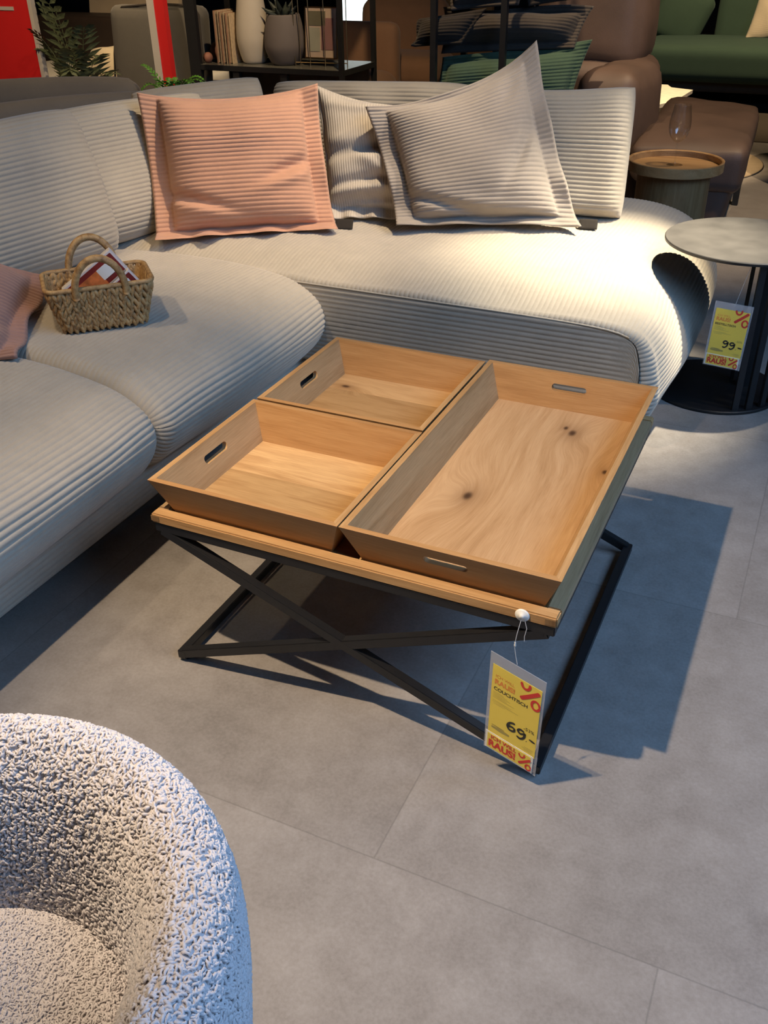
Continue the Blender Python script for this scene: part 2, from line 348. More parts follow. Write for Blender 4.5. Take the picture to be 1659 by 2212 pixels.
def pillow(name, bl, br, tr, tl, T=.13, Tb=None, fl=.05, bow=.04, power=2.6, soft=.62, ribs='h', amp=.0046, nu=110, mat=None,
           label=None, dents=(), root=None, cat='pillow', group=None, wave=(), seed=1, lumps=.004, pitch=RP, sag=0., toward=None, bfold=0., cup=0., rc=0.):
    """stuffed cushion between four corners; flange width fl (as a fraction); front face towards `toward`"""
    bl, br, tr, tl = [np.array(p, float) for p in (bl, br, tr, tl)]
    H = (np.linalg.norm(tl - bl) + np.linalg.norm(tr - br)) / 2; Wd = (np.linalg.norm(br - bl) + np.linalg.norm(tr - tl)) / 2
    if ribs == 'h': nv = int(H / pitch * 6); nuu = nu
    else: nuu = int(Wd / pitch * 6); nv = nu
    u = np.linspace(0, 1, nuu); v = np.linspace(0, 1, nv)
    # sharpen sampling is not needed; build the mid surface
    U, Vv = np.meshgrid(u, v, indexing='ij')
    b = bow
    U2 = .5 + (U - .5) * (1 - b * (1 - (2 * Vv - 1) ** 2)); V2 = .5 + (Vv - .5) * (1 - b * (1 - (2 * U - 1) ** 2))
    U2, V2 = .5 + (U2 - .5) * np.sqrt(1 - rc * np.abs(2 * Vv - 1) ** 7), .5 + (V2 - .5) * np.sqrt(1 - rc * np.abs(2 * U - 1) ** 7)
    V2 = V2 - sag * (1 - (2 * U - 1) ** 2) * smoothstep(.5, 1, Vv)
    P = ((1 - U2) * (1 - V2))[..., None] * bl + (U2 * (1 - V2))[..., None] * br + (U2 * V2)[..., None] * tr + ((1 - U2) * V2)[..., None] * tl
    nrm = np.cross(br - bl, tl - bl); nrm /= np.linalg.norm(nrm)
    if toward is not None and nrm @ (np.array(toward) - bl) < 0: nrm = -nrm
    P = P + nrm * (cup * ((2 * U - 1) ** 2 + (2 * Vv - 1) ** 2))[..., None]
    if np.isscalar(fl): f_l = f_r = fl; f_b = f_t = fl * Wd / H
    else: f_l, f_r, f_b, f_t = fl
    fu, fv = max(f_l, f_r), max(f_b, f_t)
    s = np.clip((U - f_l) / (1 - f_l - f_r), 0, 1); t = np.clip((Vv - f_b) / (1 - f_b - f_t), 0, 1)
    prof = np.clip(1 - np.abs(2 * s - 1) ** power, 0, 1) ** soft * np.clip(1 - np.abs(2 * t - 1) ** power, 0, 1) ** soft
    inside = (s > 0) & (s < 1) & (t > 0) & (t < 1)
    T2 = T if Tb is None else Tb
    edge = np.minimum(np.minimum(U, 1 - U) * Wd, np.minimum(Vv, 1 - Vv) * H)
    th = .004 * np.sqrt(np.clip(edge / .006, 0, 1))
    d = np.zeros_like(U)
    for (cu, cv, su, sv, ang, dep) in dents:
        ca, sa = math.cos(ang), math.sin(ang); x = (U - cu) * Wd; y = (Vv - cv) * H
        d += dep * np.exp(-((x * ca + y * sa) / su) ** 2 - ((-x * sa + y * ca) / sv) ** 2)
    fw = np.zeros_like(U)
    for (side, n, a, ph) in wave:
        q = {'b': Vv / max(f_b, .02), 't': (1 - Vv) / max(f_t, .02), 'l': U / max(f_l, .02), 'r': (1 - U) / max(f_r, .02)}[side]
        along = U if side in 'bt' else Vv
        fw += a * np.sin(2 * PI * n * along + ph + .8 * np.sin(5 * along)) * np.clip(1 - q, 0, 1) ** .8
    if bfold: fw += bfold * np.clip(1 - Vv / max(f_b, .02), 0, 1) ** 1.2
    lm = lump(P, lumps, 14, seed)
    rib = ridge((Vv * H if ribs == 'h' else U * Wd) / pitch) * amp * np.clip(edge / .004, 0, 1)
    fade = np.clip(prof * 6, 0, 1)
    groove = 1
    front = P + nrm * (th + T * prof + (d + lm) * fade + fw + rib * groove)[..., None]
    back = P - nrm * (th + T2 * prof + rib - fw)[..., None]
    bd = (edge < 1e-9); mid = P + nrm * fw[..., None]
    front[bd] = mid[bd]; back[bd] = mid[bd]
    nV = nuu * nv
    F = np.concatenate([grid_faces(nuu, nv), grid_faces(nuu, nv, base=nV)[:, ::-1]])
    if np.dot(np.cross(br - bl, tl - bl), nrm) < 0: F = F[:, ::-1]
    return part(name, np.concatenate([front.reshape(-1, 3), back.reshape(-1, 3)]), F.tolist(), mat, root, True, label=label, cat=None if root else cat, group=group, fix=True)

def rbox_mesh(size, r, n=10, bulge=(0, 0, 0)):
    sx, sy, sz = [s / 2 for s in size]; g = np.linspace(-1, 1, n); g = np.sin(g * PI / 2) * .35 + g * .65
    A, B = np.meshgrid(g, g, indexing='ij'); o = np.ones_like(A); Vs = []; Fs = []
    for k, (p, sg) in enumerate([(0, 1), (0, -1), (1, 1), (1, -1), (2, 1), (2, -1)]):
        X = [None] * 3; X[p] = o * sg; X[(p + 1) % 3] = A; X[(p + 2) % 3] = B
        Q = np.stack(X, -1); f = grid_faces(n, n, base=k * n * n); Fs.append(f if sg > 0 else f[:, ::-1]); Vs.append(Q.reshape(-1, 3))
    Q = np.concatenate(Vs); P = Q * np.array([sx, sy, sz]); inn = np.clip(P, [-sx + r, -sy + r, -sz + r], [sx - r, sy - r, sz - r])
    d = P - inn; l = np.linalg.norm(d, axis=1)[:, None]; P = inn + d / (l + 1e-9) * np.minimum(l, r)
    for a in range(3):
        b_, c_ = (a + 1) % 3, (a + 2) % 3
        P[:, a] += Q[:, a] * bulge[a] * (1 - Q[:, b_] ** 2) * (1 - Q[:, c_] ** 2)
    return P, np.concatenate(Fs)
def rbox(name, c, size, r, mat, root=None, rz=0, rx=0, ry=0, bulge=(0, 0, 0), n=14, lumps=0, **k):
    P, F = rbox_mesh(size, r, n, bulge)
    R = np.array((Matrix.Rotation(rz, 3, 'Z') @ Matrix.Rotation(ry, 3, 'Y') @ Matrix.Rotation(rx, 3, 'X')))
    P = P @ R.T + np.array(c)
    if lumps: P = P + lump(P, lumps, 12, 3)[:, None] * np.array([.3, .3, 1])
    return part(name, P, F.tolist(), mat, root, True, fix=True, **k)
def struct(name, c, size, mat):
    return MB().box(c, size).build(name, mat, kind='structure')
def resample(pts, ds):
    P = np.array(pts, float); 
    # Catmull-Rom
    Q = []
    for i in range(len(P) - 1):
        p0 = P[max(i - 1, 0)]; p1 = P[i]; p2 = P[i + 1]; p3 = P[min(i + 2, len(P) - 1)]
        t = np.linspace(0, 1, 20, endpoint=False)[:, None]
        Q.append(.5 * (2 * p1 + (p2 - p0) * t + (2 * p0 - 5 * p1 + 4 * p2 - p3) * t ** 2 + (3 * p1 - p0 - 3 * p2 + p3) * t ** 3))
    Q = np.concatenate(Q + [P[-1:]]); l = np.r_[0, np.cumsum(np.linalg.norm(np.diff(Q, axis=0), axis=1))]
    s = np.arange(0, l[-1], ds); return np.stack([np.interp(s, l, Q[:, k]) for k in range(P.shape[1])], 1), s

# ------------------------------------------------------------------ room shell
struct('floor', (-3.2, 4, -.05), (11.8, 17.2, .1), M['floor'])
struct('ceiling', (-3.2, 4, 3.15), (11.8, 17.2, .1), M['ceil'])
struct('wall_back', (-3.2, 12.55, 1.55), (11.7, .1, 3.1), M['wallpaint'])
struct('wall_left', (-9.05, 4, 1.55), (.1, 17, 3.1), M['wallpaint'])
struct('wall_front', (-3.2, -4.55, 1.55), (11.7, .1, 3.1), M['wallpaint'])
XW = 2.62
w = MB(); w.box((XW, 4, .10), (.1, 17, .2)); w.box((XW, 4, 2.97), (.1, 17, .26)); w.box((XW, -2.925, 1.52), (.1, 3.15, 2.64)); w.box((XW, 7.075, 1.52), (.1, 10.85, 2.64))
w.build('wall_right', M['wallpaint'], kind='structure')
win = MB()
for y in (-1.32, -.35, .65, 1.62): win.box((XW, y, 1.52), (.08, .06, 2.64))
for z in (.23, 2.81): win.box((XW, .15, z), (.08, 3.0, .06))
wf = win.build('window_1', M['frame_white'], kind='structure')
MB().box((XW, .15, 1.52), (.01, 2.94, 2.6)).build('pane', M['pane'], wf)

# ------------------------------------------------------------------ coffee table
W_, D_, H_ = .80, .785, .3745
ct = thing('coffee_table', (.4, .39, 0), 'square oak coffee table on a black crossed steel frame, carrying three wooden trays', 'coffee table')
M['oak_x'] = wood('oak_along_x', 0, None, (), 1.0, off=.7, cross=1)
M['oak_y'] = wood('oak_along_y', 1, None, (), .80, off=1.9, cross=0, light=(.50, .34, .18), mid=(.38, .25, .13), dark=(.27, .165, .08))
M['joint'] = wood('oak_end_grain', 2, None, (), .48, off=4.4, cross=0)
th_ = .021; fw_ = .025
feb = MB().box((.4, fw_ / 2, H_ - th_ / 2), (W_, fw_, th_), bev=.0025).build('front_edge_board', M['oak_x'], ct)
beb = MB().box((.4, D_ - fw_ / 2, H_ - th_ / 2), (W_, fw_, th_), bev=.0025).build('back_edge_board', M['oak_x'], ct)
for x, nme in ((fw_ / 2, 'side_edge_board'), (W_ - fw_ / 2, 'side_edge_board')):
    MB().box((x, D_ / 2, H_ - th_ / 2), (fw_, D_ - 2 * fw_, th_), bev=.0025).build(nme, M['oak_y'], ct)
MB().box((.4, D_ / 2, H_ - th_ + .005), (W_ - 2 * fw_, D_ - 2 * fw_, .010)).build('recessed_panel', M['oak_x'], ct)
for x in (.009, W_ - .011):
    for y in (-.0003, D_ + .0003):
        MB().box((x, y, H_ - th_ / 2 + .0005), (.018, .0012, th_ * .55)).build('finger_joint', M['joint'], feb if y < .1 else beb, label='darker end-grain joint at the table corner')
bt = .02; ztop = H_ - th_
ins = .003
for y in (ins + bt / 2, D_ - ins - bt / 2):
    MB().bar((ins, y, ztop - bt / 2), (W_ - ins, y, ztop - bt / 2), bt, bt).build('upper_rail', M['black_metal'], ct)
for x in (ins + bt / 2, W_ - ins - bt / 2):
    MB().bar((x, ins + bt, ztop - bt / 2), (x, D_ - ins - bt, ztop - bt / 2), bt, bt).build('upper_rail', M['black_metal'], ct)
    MB().bar((x, ins, .008 + bt / 2), (x, D_ - ins, .008 + bt / 2), bt, bt).build('floor_rail', M['black_metal'], ct)
    for y in (.02, D_ - .02): MB().lathe([(0, 0), (.008, 0), (.008, .009), (0, .009)], (x, y, 0), 14).build('foot', M['black'], ct)
for y in (ins + bt / 2, D_ - ins - bt / 2):
    za, zb = ztop - bt * .9, .008 + bt * .62
    MB().bar((ins + .012, y, za), (W_ - ins - .012, y, zb), bt * .98, bt).build('cross_bar', M['black_metal'], ct)
    MB().bar((ins + .012, y, zb), (W_ - ins - .012, y, za), bt * .96, bt).build('cross_bar', M['black_metal'], ct)

# ------------------------------------------------------------------ trays
def slot_panel(a0, a1, b0, b1, hole, tk):
    """flat board between bottom edge b0-b1 (a=0..1 corners given in 3D) with an optional stadium hole; corners: a0,a1 top-left/right, b0,b1 bottom"""
    a0, a1, b0, b1 = [np.array(p, float) for p in (a0, a1, b0, b1)]
    nrm = np.cross(a1 - a0, b0 - a0); nrm /= np.linalg.norm(nrm)
    def pt(u, v): return (a0 * (1 - u) + a1 * u) * (1 - v) + (b0 * (1 - u) + b1 * u) * v
    bm = bmesh.new()
    if hole is None:
        loops = None
        vs = [bm.verts.new(pt(*q)) for q in ((0, 0), (1, 0), (1, 1), (0, 1))]; bm.faces.new(vs)
    else:
        hu, hv, hw, hh = hole; Wd = np.linalg.norm(a1 - a0); Hh = np.linalg.norm((b0 + b1) / 2 - (a0 + a1) / 2)
        ru = hw / 2 / Wd; rh = hh / 2
        ring = []
        for i in range(32):
            a = 2 * PI * i / 32 + PI / 32; x = (hw / 2 - rh) * (1 if math.cos(a) > 0 else -1) + rh * math.cos(a); y = rh * math.sin(a)
            ring.append((hu + x / Wd, hv + y / Hh, a))
        inner = [bm.verts.new(pt(u, v)) for u, v, _ in ring]
        # outer rectangle boundary samples matched to the ring
        outer = []
        for u, v, a in ring:
            c, s_ = math.cos(a), math.sin(a)
            if abs(s_) > .38: uu = min(1, max(0, hu + (u - hu) * 1.0)); vv = 1 if s_ > 0 else 0
            else: uu = 1 if c > 0 else 0; vv = min(1, max(0, hv + s_ / .38 * .5))
            outer.append((uu, vv))
        # corners
        ov = []
        O = [bm.verts.new(pt(*q)) for q in outer]
        for i in range(32):
            j = (i + 1) % 32; q0, q1 = outer[i], outer[j]
            if q0[0] != q1[0] and q0[1] != q1[1]  and (q0[0] in (0, 1) or q1[0] in (0, 1)) and ((q0[1] in (0, 1)) != (q1[1] in (0, 1)) or True) and not (q0[1] == q1[1]):
                cu = q0[0] if q0[0] in (0, 1) else q1[0]; cv = q0[1] if q0[1] in (0, 1) else q1[1]
                cvn = bm.verts.new(pt(cu, cv)); bm.faces.new([inner[i], O[i], cvn, O[j], inner[j]])
            else: bm.faces.new([inner[i], O[i], O[j], inner[j]])
    # solidify inwards
    faces = bm.faces[:]
    r = bmesh.ops.extrude_face_region(bm, geom=faces)
    mv = [g for g in r['geom'] if isinstance(g, bmesh.types.BMVert)]
    for v in mv: v.co += Vector(nrm * tk)
    bmesh.ops.recalc_face_normals(bm, faces=bm.faces)
    return bm
def tray(x0, x1, y0, y1, label, base_mat, mx, my, holes, lean=.032, rz=.4495, bz=H_ - th_ + .0105, tk=.011, long_holes_axis='x'):
    t = thing('serving_tray', ((x0 + x1) / 2, (y0 + y1) / 2, bz), label, 'tray', 'oak trays on the coffee table')
    l = lean
    A = [(x0, y0), (x1, y0), (x1, y1), (x0, y1)]; B = [(x0 + l, y0 + l), (x1 - l, y0 + l), (x1 - l, y1 - l), (x0 + l, y1 - l)]
    k = tk * .95
    for i in range(4):
        j = (i + 1) % 4
        bm = bmesh.new(); 
        hole = holes.get(i)
        a0 = (*A[i], rz); a1 = (*A[j], rz); b0 = (*B[i], bz); b1 = (*B[j], bz)
        c_ = np.array([(x0 + x1) / 2, (y0 + y1) / 2, (rz + bz) / 2])
        bm.free(); bm = slot_panel(a0, a1, b0, b1, hole, tk)
        # mitre: make sure the thickness went inwards
        m_ = MB(); m_.bm(bm); V = np.concatenate(m_.V)
        n = np.cross(np.array(a1) - a0, np.array(b0) - np.array(a0)); n /= np.linalg.norm(n)
        if n @ (c_ - np.array(a0)) < 0:
            off = (V - np.array(a0)) @ n > tk * .5; V[off] -= 2 * tk * n
        # horizontal rim and mitred ends for the inner skin
        inner = np.abs((V - np.array(a0)) @ n) > tk * .5
        s_out = 1
        din = n * np.sign(n @ (c_ - np.array(a0)))
        hx = np.array([din[0], din[1], 0]); hx /= np.linalg.norm(hx); e = np.array(a1) - np.array(a0); Le = np.linalg.norm(e); e /= Le
        for q in np.where(inner)[0]:
            p = V[q] - din * tk
            f = (p - np.array(a0)) @ e; fz = (rz - p[2]) / (rz - bz)
            end0 = l * fz; end1 = Le - l * fz
            hor = tk / max(.3, abs(din @ hx))
            w_ = 0
            if abs(f - end0) < 1e-4: w_ = 1
            elif abs(f - end1) < 1e-4: w_ = -1
            V[q] = p + hx * hor + e * (w_ * hor)
        o = part('side_panel', V, m_.F, mx if i in (0, 2) else my, t, False, fix=True)
        if hole is not None: o['label'] = 'side board with a cut-out hand grip'
    MB().box(((x0 + x1) / 2, (y0 + y1) / 2, bz + .005), (x1 - x0 - 2 * l - .006, y1 - y0 - 2 * l - .006, .009)).build('tray_bottom', base_mat, t)
    return t
def tv(cx, cy): return cx, cy
M['tray_x'] = wood('tray_board_x', 0, None, (), .92, off=2.7, cross=2, light=(.49, .275, .112), mid=(.40, .205, .075), dark=(.28, .13, .042))
M['tray_y'] = wood('tray_board_y', 1, None, (), .95, off=5.2, cross=2)
cxb, cyb = (.408 + .80) / 2, .3895
M['big_bottom'] = wood('big_tray_bottom', 1, None, [(.301 - cyb, .534 - cxb, .026), (.637 - cyb, .652 - cxb, .023), (.655 - cyb, .633 - cxb, .014), (.497 - cyb, .757 - cxb, .015)], 1.0, off=8.3, cross=0,
                       light=(.52, .325, .165), mid=(.43, .25, .115), dark=(.31, .165, .068))
M['small_bottom'] = wood('small_tray_bottom_front', 0, .17, [], 1.02, off=.15, cross=1, light=(.56, .345, .15))
M['small_bottom2'] = wood('small_tray_bottom_back', 0, .12, [(.085 - .206, .657 - .572, .018)], .95, off=.055, cross=1)
tray(.408, .800, 0, .779, 'long oak tray with a hand grip at each short end, right half of the table', M['big_bottom'], M['tray_x'], M['tray_y'], {0: (.49, .36, .085, .017), 2: (.49, .36, .085, .017)})
tray(.006, .405, 0, .378, 'square oak tray at the front left of the table, nearest the boucle chair', M['small_bottom'], M['tray_x'], M['tray_y'], {3: (.5, .38, .085, .018)})
tray(.010, .403, .385, .766, 'square oak tray at the back left of the table, next to the sofa corner', M['small_bottom2'], M['tray_x'], M['tray_y'], {3: (.5, .38, .085, .018)})

# ------------------------------------------------------------------ price tags
def text_part(name, body, size, mat, root, o, ex, ez, en, sx=1.0, lift=.0006, bold=0):
    cu = bpy.data.curves.new('txt', 'FONT'); cu.body = body; cu.size = size; cu.offset = bold
    ob = bpy.data.objects.new('txt', cu); COL.objects.link(ob)
    dg = bpy.context.evaluated_depsgraph_get(); me = bpy.data.meshes.new_from_object(ob.evaluated_get(dg))
    V = np.array([v.co[:] for v in me.vertices]); F = [list(p.vertices) for p in me.polygons]
    bpy.data.objects.remove(ob); bpy.data.curves.remove(cu); bpy.data.meshes.remove(me)
    P = np.array(o) + V[:, :1] * sx * np.array(ex) + V[:, 1:2] * np.array(ez) + lift * np.array(en)
    return part(name, P, F, mat, root, False)
def stroke(mb, pts, w, fr, lift=.0009):
    """flat brush stroke on a sheet; pts in sheet coordinates"""
    o, ex, ez, en = fr; P = np.array(pts, float)
    Q, _ = resample(P, .0012) if len(P) > 2 else (np.array([P[0] + (P[1] - P[0]) * t for t in np.linspace(0, 1, 6)]), 0)
    T = np.gradient(Q, axis=0); T /= np.linalg.norm(T, axis=1)[:, None] + 1e-12; Nn = np.stack([-T[:, 1], T[:, 0]], 1)
    ww = w / 2 * np.clip(np.minimum(np.arange(len(Q)) + 1, np.arange(len(Q))[::-1] + 1) / 2.5, .55, 1)
    A = Q + Nn * ww[:, None]; B = Q - Nn * ww[:, None]
    V = np.stack([A, B], 1).reshape(-1, 2); V3 = np.array(o) + V[:, :1] * ex + V[:, 1:] * ez + lift * en
    mb.add(V3, grid_faces(len(Q), 2).tolist())
def percent(name, root, fr, x, y, s, mat):
    mb = MB()
    def ell(cx, cy, rx, ry, a0=0, a1=2 * PI): return [(cx + rx * math.cos(a), cy + ry * math.sin(a)) for a in np.linspace(a0, a1, 18)]
    stroke(mb, [(x + .05 * s, y + .10 * s), (x + .45 * s, y + .45 * s), (x + .95 * s, y + .92 * s)], .20 * s, fr)
    stroke(mb, ell(x + .25 * s, y + 1.0 * s, .20 * s, .26 * s, PI * .95, 2.15 * PI), .13 * s, fr)
    stroke(mb, ell(x + .80 * s, y + .12 * s, .19 * s, .25 * s), .12 * s, fr)
    return mb.build(name, mat, root)
def price_tag(root, TL, TR, BL, kind):
    TL, TR, BL = [np.array(p, float) for p in (TL, TR, BL)]
    w = np.linalg.norm(TR - TL); h = np.linalg.norm(BL - TL); ex = (TR - TL) / w; ez = (TL - BL) / h; en = np.cross(ex, ez)
    if en @ (np.array([1.05, -1.17, 1.33]) - TL) < 0: en = -en
    fr0 = (BL, ex, ez, en)
    def sheet(name, x0, x1, y0, y1, off, mat, tk=.0006, lab=None, par=None):
        R = Matrix((Vector(ex), Vector(en), Vector(ez))).transposed()
        c = BL + ex * (x0 + x1) / 2 + ez * (y0 + y1) / 2 + en * off
        return MB().box(Vector(c), (x1 - x0, tk, y1 - y0), R).build(name, mat, par or root, label=lab)
    sheet('clear_sleeve', 0, w, 0, h, -.0012, M['sleeve'], .0014)
    m_ = .055 * w
    y1 = h * .90; y0 = h * .165
    card = sheet('yellow_card', m_ * 1.1, w - m_ * .9, h * .18, y1, 0, M['yellow'])
    strip = sheet('white_strip', m_ * .5, w - m_ * 1.2, h * .015, h * .195, .0008, M['card_white'])
    sheet('orange_label', m_ * 1.2, w - m_ * 2.0, h * .028, h * .182, .0014, M['yellow'], par=strip)
    def fr(off=0): return (BL, ex, ez, en)
    pt = lambda x, y: BL + ex * x * w + ez * y * h
    text_part('printed_text', 'ICH WILL', .055 * w * 1.5, M['ink_orange'], card, pt(.12, .785), ex, ez, en)
    text_part('printed_text', 'RAUS!', .14 * w, M['ink_orange'], card, pt(.11, .72), ex, ez, en, bold=.0006)
    text_part('printed_text', 'COUCHTISCH' if kind == 69 else 'BEISTELLTISCH', (.098 if kind == 69 else .083) * w, M['ink_black'], card, pt(.105, .655), ex, ez, en, bold=.0002)
    mb = MB()
    for i, (x0, x1, yy) in enumerate([(.10, .30, .632), (.10, .36, .618), (.10, .42, .604), (.10, .36, .590), (.10, .50, .576), (.10, .45, .545), (.10, .58, .53), (.12, .34, .515), (.74, .92, .25), (.70, .9, .235), (.74, .9, .22)]):
        stroke(mb, [(x0 * w, yy * h), (x1 * w, yy * h)], .0016 * w / .1, (BL, ex, ez, en), .0005)
    mb.build('fine_print', M['ink_faint'], card, kind='stuff')
    mb = MB(); stroke(mb, [(.12 * w, .262 * h), (.46 * w, .262 * h)], .007 * w / .1, (BL, ex, ez, en), .0005); stroke(mb, [(.12 * w, .285 * h), (.36 * w, .285 * h)], .002 * w / .1, (BL, ex, ez, en), .0005)
    mb.build('article_code', M['ink_grey'], card)
    percent('percent_sign', card, (BL, ex, ez, en), .57 * w, .705 * h, .37 * w, M['ink_red'])
    mb = MB(); f = (BL, ex, ez, en); sw = .0042 * w / .1
    def dig6(x, y, s): stroke(mb, [(x + .8 * s, y + 1.0 * s), (x + .35 * s, y + .85 * s), (x + .1 * s, y + .4 * s), (x + .3 * s, y + .02 * s), (x + .7 * s, y + .08 * s), (x + .78 * s, y + .38 * s), (x + .45 * s, y + .48 * s), (x + .15 * s, y + .3 * s)], sw, f)
    def dig9(x, y, s): stroke(mb, [(x + .72 * s, y + .95 * s), (x + .35 * s, y + 1.0 * s), (x + .15 * s, y + .75 * s), (x + .4 * s, y + .55 * s), (x + .75 * s, y + .75 * s), (x + .8 * s, y + .85 * s), (x + .72 * s, y + .3 * s), (x + .4 * s, y + .0 * s), (x + .05 * s, y + .12 * s)], sw, f)
    s = .185 * w; yb = .335 * h
    if kind == 69: dig6(.39 * w, yb, s * 1.05); dig9(.575 * w, yb - .025 * h, s * 1.1)
    else: dig9(.40 * w, yb - .01 * h, s); dig9(.58 * w, yb - .02 * h, s)
    stroke(mb, [(.77 * w, yb - .015 * h), (.78 * w, yb - .017 * h), (.79 * w, yb - .015 * h)], sw * 1.2, f)
    stroke(mb, [(.82 * w, yb + .02 * h), (.93 * w, yb + .012 * h)], sw, f)
    mb.build('handwritten_price', M['ink_black'], card)
    if kind == 69:
        text_part('discount_figure', '-53%', .10 * w, M['ink_black'], card, pt(.70, .425), ex, ez, en)
    else:
        text_part('discount_figure', '-50%', .085 * w, M['ink_grey'], card, pt(.74, .43), ex, ez, en)
    text_part('strip_text', 'ICH WILL', .115 * w, M['ink_red'], strip, pt(.13, .138), ex, ez, en, lift=.0022, bold=.0003)
    text_part('strip_text', 'RAUS!', .205 * w, M['ink_red'], strip, pt(.09, .055), ex, ez, en, lift=.0022, bold=.0009, sx=.95)
    percent('strip_percent_sign', strip, (BL + en * .0014, ex, ez, en), .665 * w, .045 * h, .245 * w, M['ink_red'])
    return ex, ez, en
pt1 = thing('price_tag', (.742, -.004, .365), 'yellow price tag reading 69.- hanging on a thread from the coffee table corner', 'price tag')
price_tag(pt1, (.698, -.018, .287), (.7985, -.024, .2565), (.694, -.016, .060), 69)
R_ = Matrix.Rotation(PI / 2, 3, 'X')
bb = MB(); bb.lathe([(0, .006), (.004, .006), (.0045, .0035), (.0105, .003), (.0125, .0005), (.0125, 0), (0, 0)], n=28)
V = np.concatenate(bb.V) @ np.array(R_).T + np.array([.742, -.0008, .3655]); part('security_button', V, bb.F, M['card_white'], pt1, True, label='round white security button stuck to the table edge')
MB().tube([(.742, -.004, .360), (.739, -.012, .335), (.737, -.016, .312), (.741, -.017, .290), (.745, -.018, .274)], .0006, 6).build('thread', M['nylon'], pt1)
MB().tube([(.748, -.004, .358), (.753, -.007, .345), (.751, -.010, .33), (.752, -.012, .322)], .0005, 6).build('thread', M['nylon'], pt1)
MB().lathe([(0, 0), (.0016, .001), (.002, .004), (.001, .007), (.0015, .009), (0, .011)], (.7378, -.0155, .308), 12).build('crimp_bead', M['card_white'], pt1, True)

# ------------------------------------------------------------------ corner sofa
sofa = thing('corner_sofa', (-.6, 1.2, 0), 'large cream corduroy corner sofa wrapping around two sides of the coffee table', 'sofa')
prof0 = [(-.42, .158), (-.392, .162), (-.352, .182), (-.312, .222), (-.286, .268), (-.284, .312), (-.310, .355), (-.38, .394), (-.48, .415), (-.62, .428), (-.80, .432), (-1.0, .424), (-1.24, .40)]
def seat_along_y(name, y0, y1, seed, root, r=.045):
    P, s = resample(prof0, RP / 6)
    T = np.gradient(P, axis=0); T /= np.linalg.norm(T, axis=1)[:, None]; Nn = np.stack([T[:, 1], -T[:, 0]], 1)
    if Nn[len(P) // 2, 1] < 0: Nn = -Nn
    cen = np.array([-.75, .27])
    st = []
    for k in np.linspace(0, 1, 5)[:-1]: st.append((y0, 1, k))
    for a in np.linspace(0, PI / 2, 11)[:-1]: st.append((y0 + r * (1 - math.cos(a)) , r * (1 - math.sin(a)) / r, 2))
    for y in np.linspace(y0 + r, y1 - r, 64): st.append((y, 0, 2))
    for (y, i, k) in list(st[:14])[::-1]: st.append((y0 + y1 - y, i, k))
    rows = []
    rb = ridge(s / RP) * .0036
    for (y, i, k) in st:
        q = P - Nn * (r * .95 * i)
        cr = .014 * (1 - ((2 * (y - y0) / (y1 - y0)) - 1) ** 2)
        q = q + Nn * (rb * (.60 + .85 * np.clip(1 - Nn[:, 1], 0, 1)))[:, None] * (1 - .3 * i)
        q = q + Nn * cr
        if k <= 1: q = cen + (q - cen) * k
        rows.append(np.stack([q[:, 0], np.full(len(q), y), q[:, 1]], 1))
    X = np.stack(rows, 0)
    X[..., 2] += lump(X, .0045, 7, seed) * (X[..., 2] > .3)
    X[..., 0] += lump(X, .004, 6, seed + 9)
    return part(name, X, grid_faces(*X.shape[:2]).tolist(), M['sofa'], root)
seat_along_y('seat_cushion', -1.45, .405, 3, sofa)
seat_along_y('seat_cushion', .410, 1.262, 5, sofa)
# left base
pb, sb = resample([(-.50, .045), (-.415, .047), (-.398, .058), (-.395, .10), (-.398, .142), (-.42, .150), (-.60, .155)], RP / 6)
ys = np.linspace(-1.45, 1.30, 60); rb = ridge(sb / RP) * .004
X = np.stack([np.stack([pb[:, 0] + rb, np.full(len(pb), y), pb[:, 1]], 1) for y in ys]); part('base_panel', X, grid_faces(*X.shape[:2]).tolist(), M['sofa'], sofa)
MB().box((-.84, -.10, .10), (.84, 2.7, .10), bev=.01).build('base_frame', M['sofa'], sofa)
MB().box((-.36, 1.92, .10), (1.9, 1.06, .10), bev=.02).build('base_frame', M['sofa'], sofa)
for (x, y) in ((-.55, -.9), (-.55, .3), (-1.2, .3), (.40, 1.55), (.40, 2.30), (-1.2, 2.3), (-.2, 1.55)):
    MB().lathe([(0, 0), (.02, 0), (.025, .055), (0, .055)], (x, y, 0), 14).build('leg', M['black'], sofa)
# right section: top panel with ribs along y rolling over the open end, front panel with ribs along x
xL, xR, yF, yB = -1.42, .752, 1.232, 2.52
ZT = .430
tp = [(xL, ZT), (-.9, ZT + .004), (-.4, ZT + .006), (.10, ZT + .004), (.36, ZT - .004), (.50, ZT - .020), (.60, ZT - .050), (.675, ZT - .100), (.722, ZT - .165), (.744, ZT - .225), (.744, .165), (.722, .135)]
Q, qs = resample(tp, RP / 6)
tp2 = [(xL, ZT), (-.9, ZT + .004), (-.4, ZT + .006), (.10, ZT + .004), (.40, ZT + .002), (.56, ZT - .003), (.640, ZT - .014), (.690, ZT - .038), (.718, ZT - .080), (.735, ZT - .150), (.738, .200), (.722, .135)]
def norm2(Q):
    T = np.gradient(Q, axis=0); T /= np.linalg.norm(T, axis=1)[:, None]; n = np.stack([-T[:, 1], T[:, 0]], 1); return -n if n[0, 1] < 0 else n
Qb, qsb = resample(tp2, RP / 12); Qb = np.stack([np.interp(np.linspace(0, 1, len(Q)), np.linspace(0, 1, len(Qb)), Qb[:, k]) for k in (0, 1)], 1)
QN = norm2(Q); QNb = norm2(Qb)
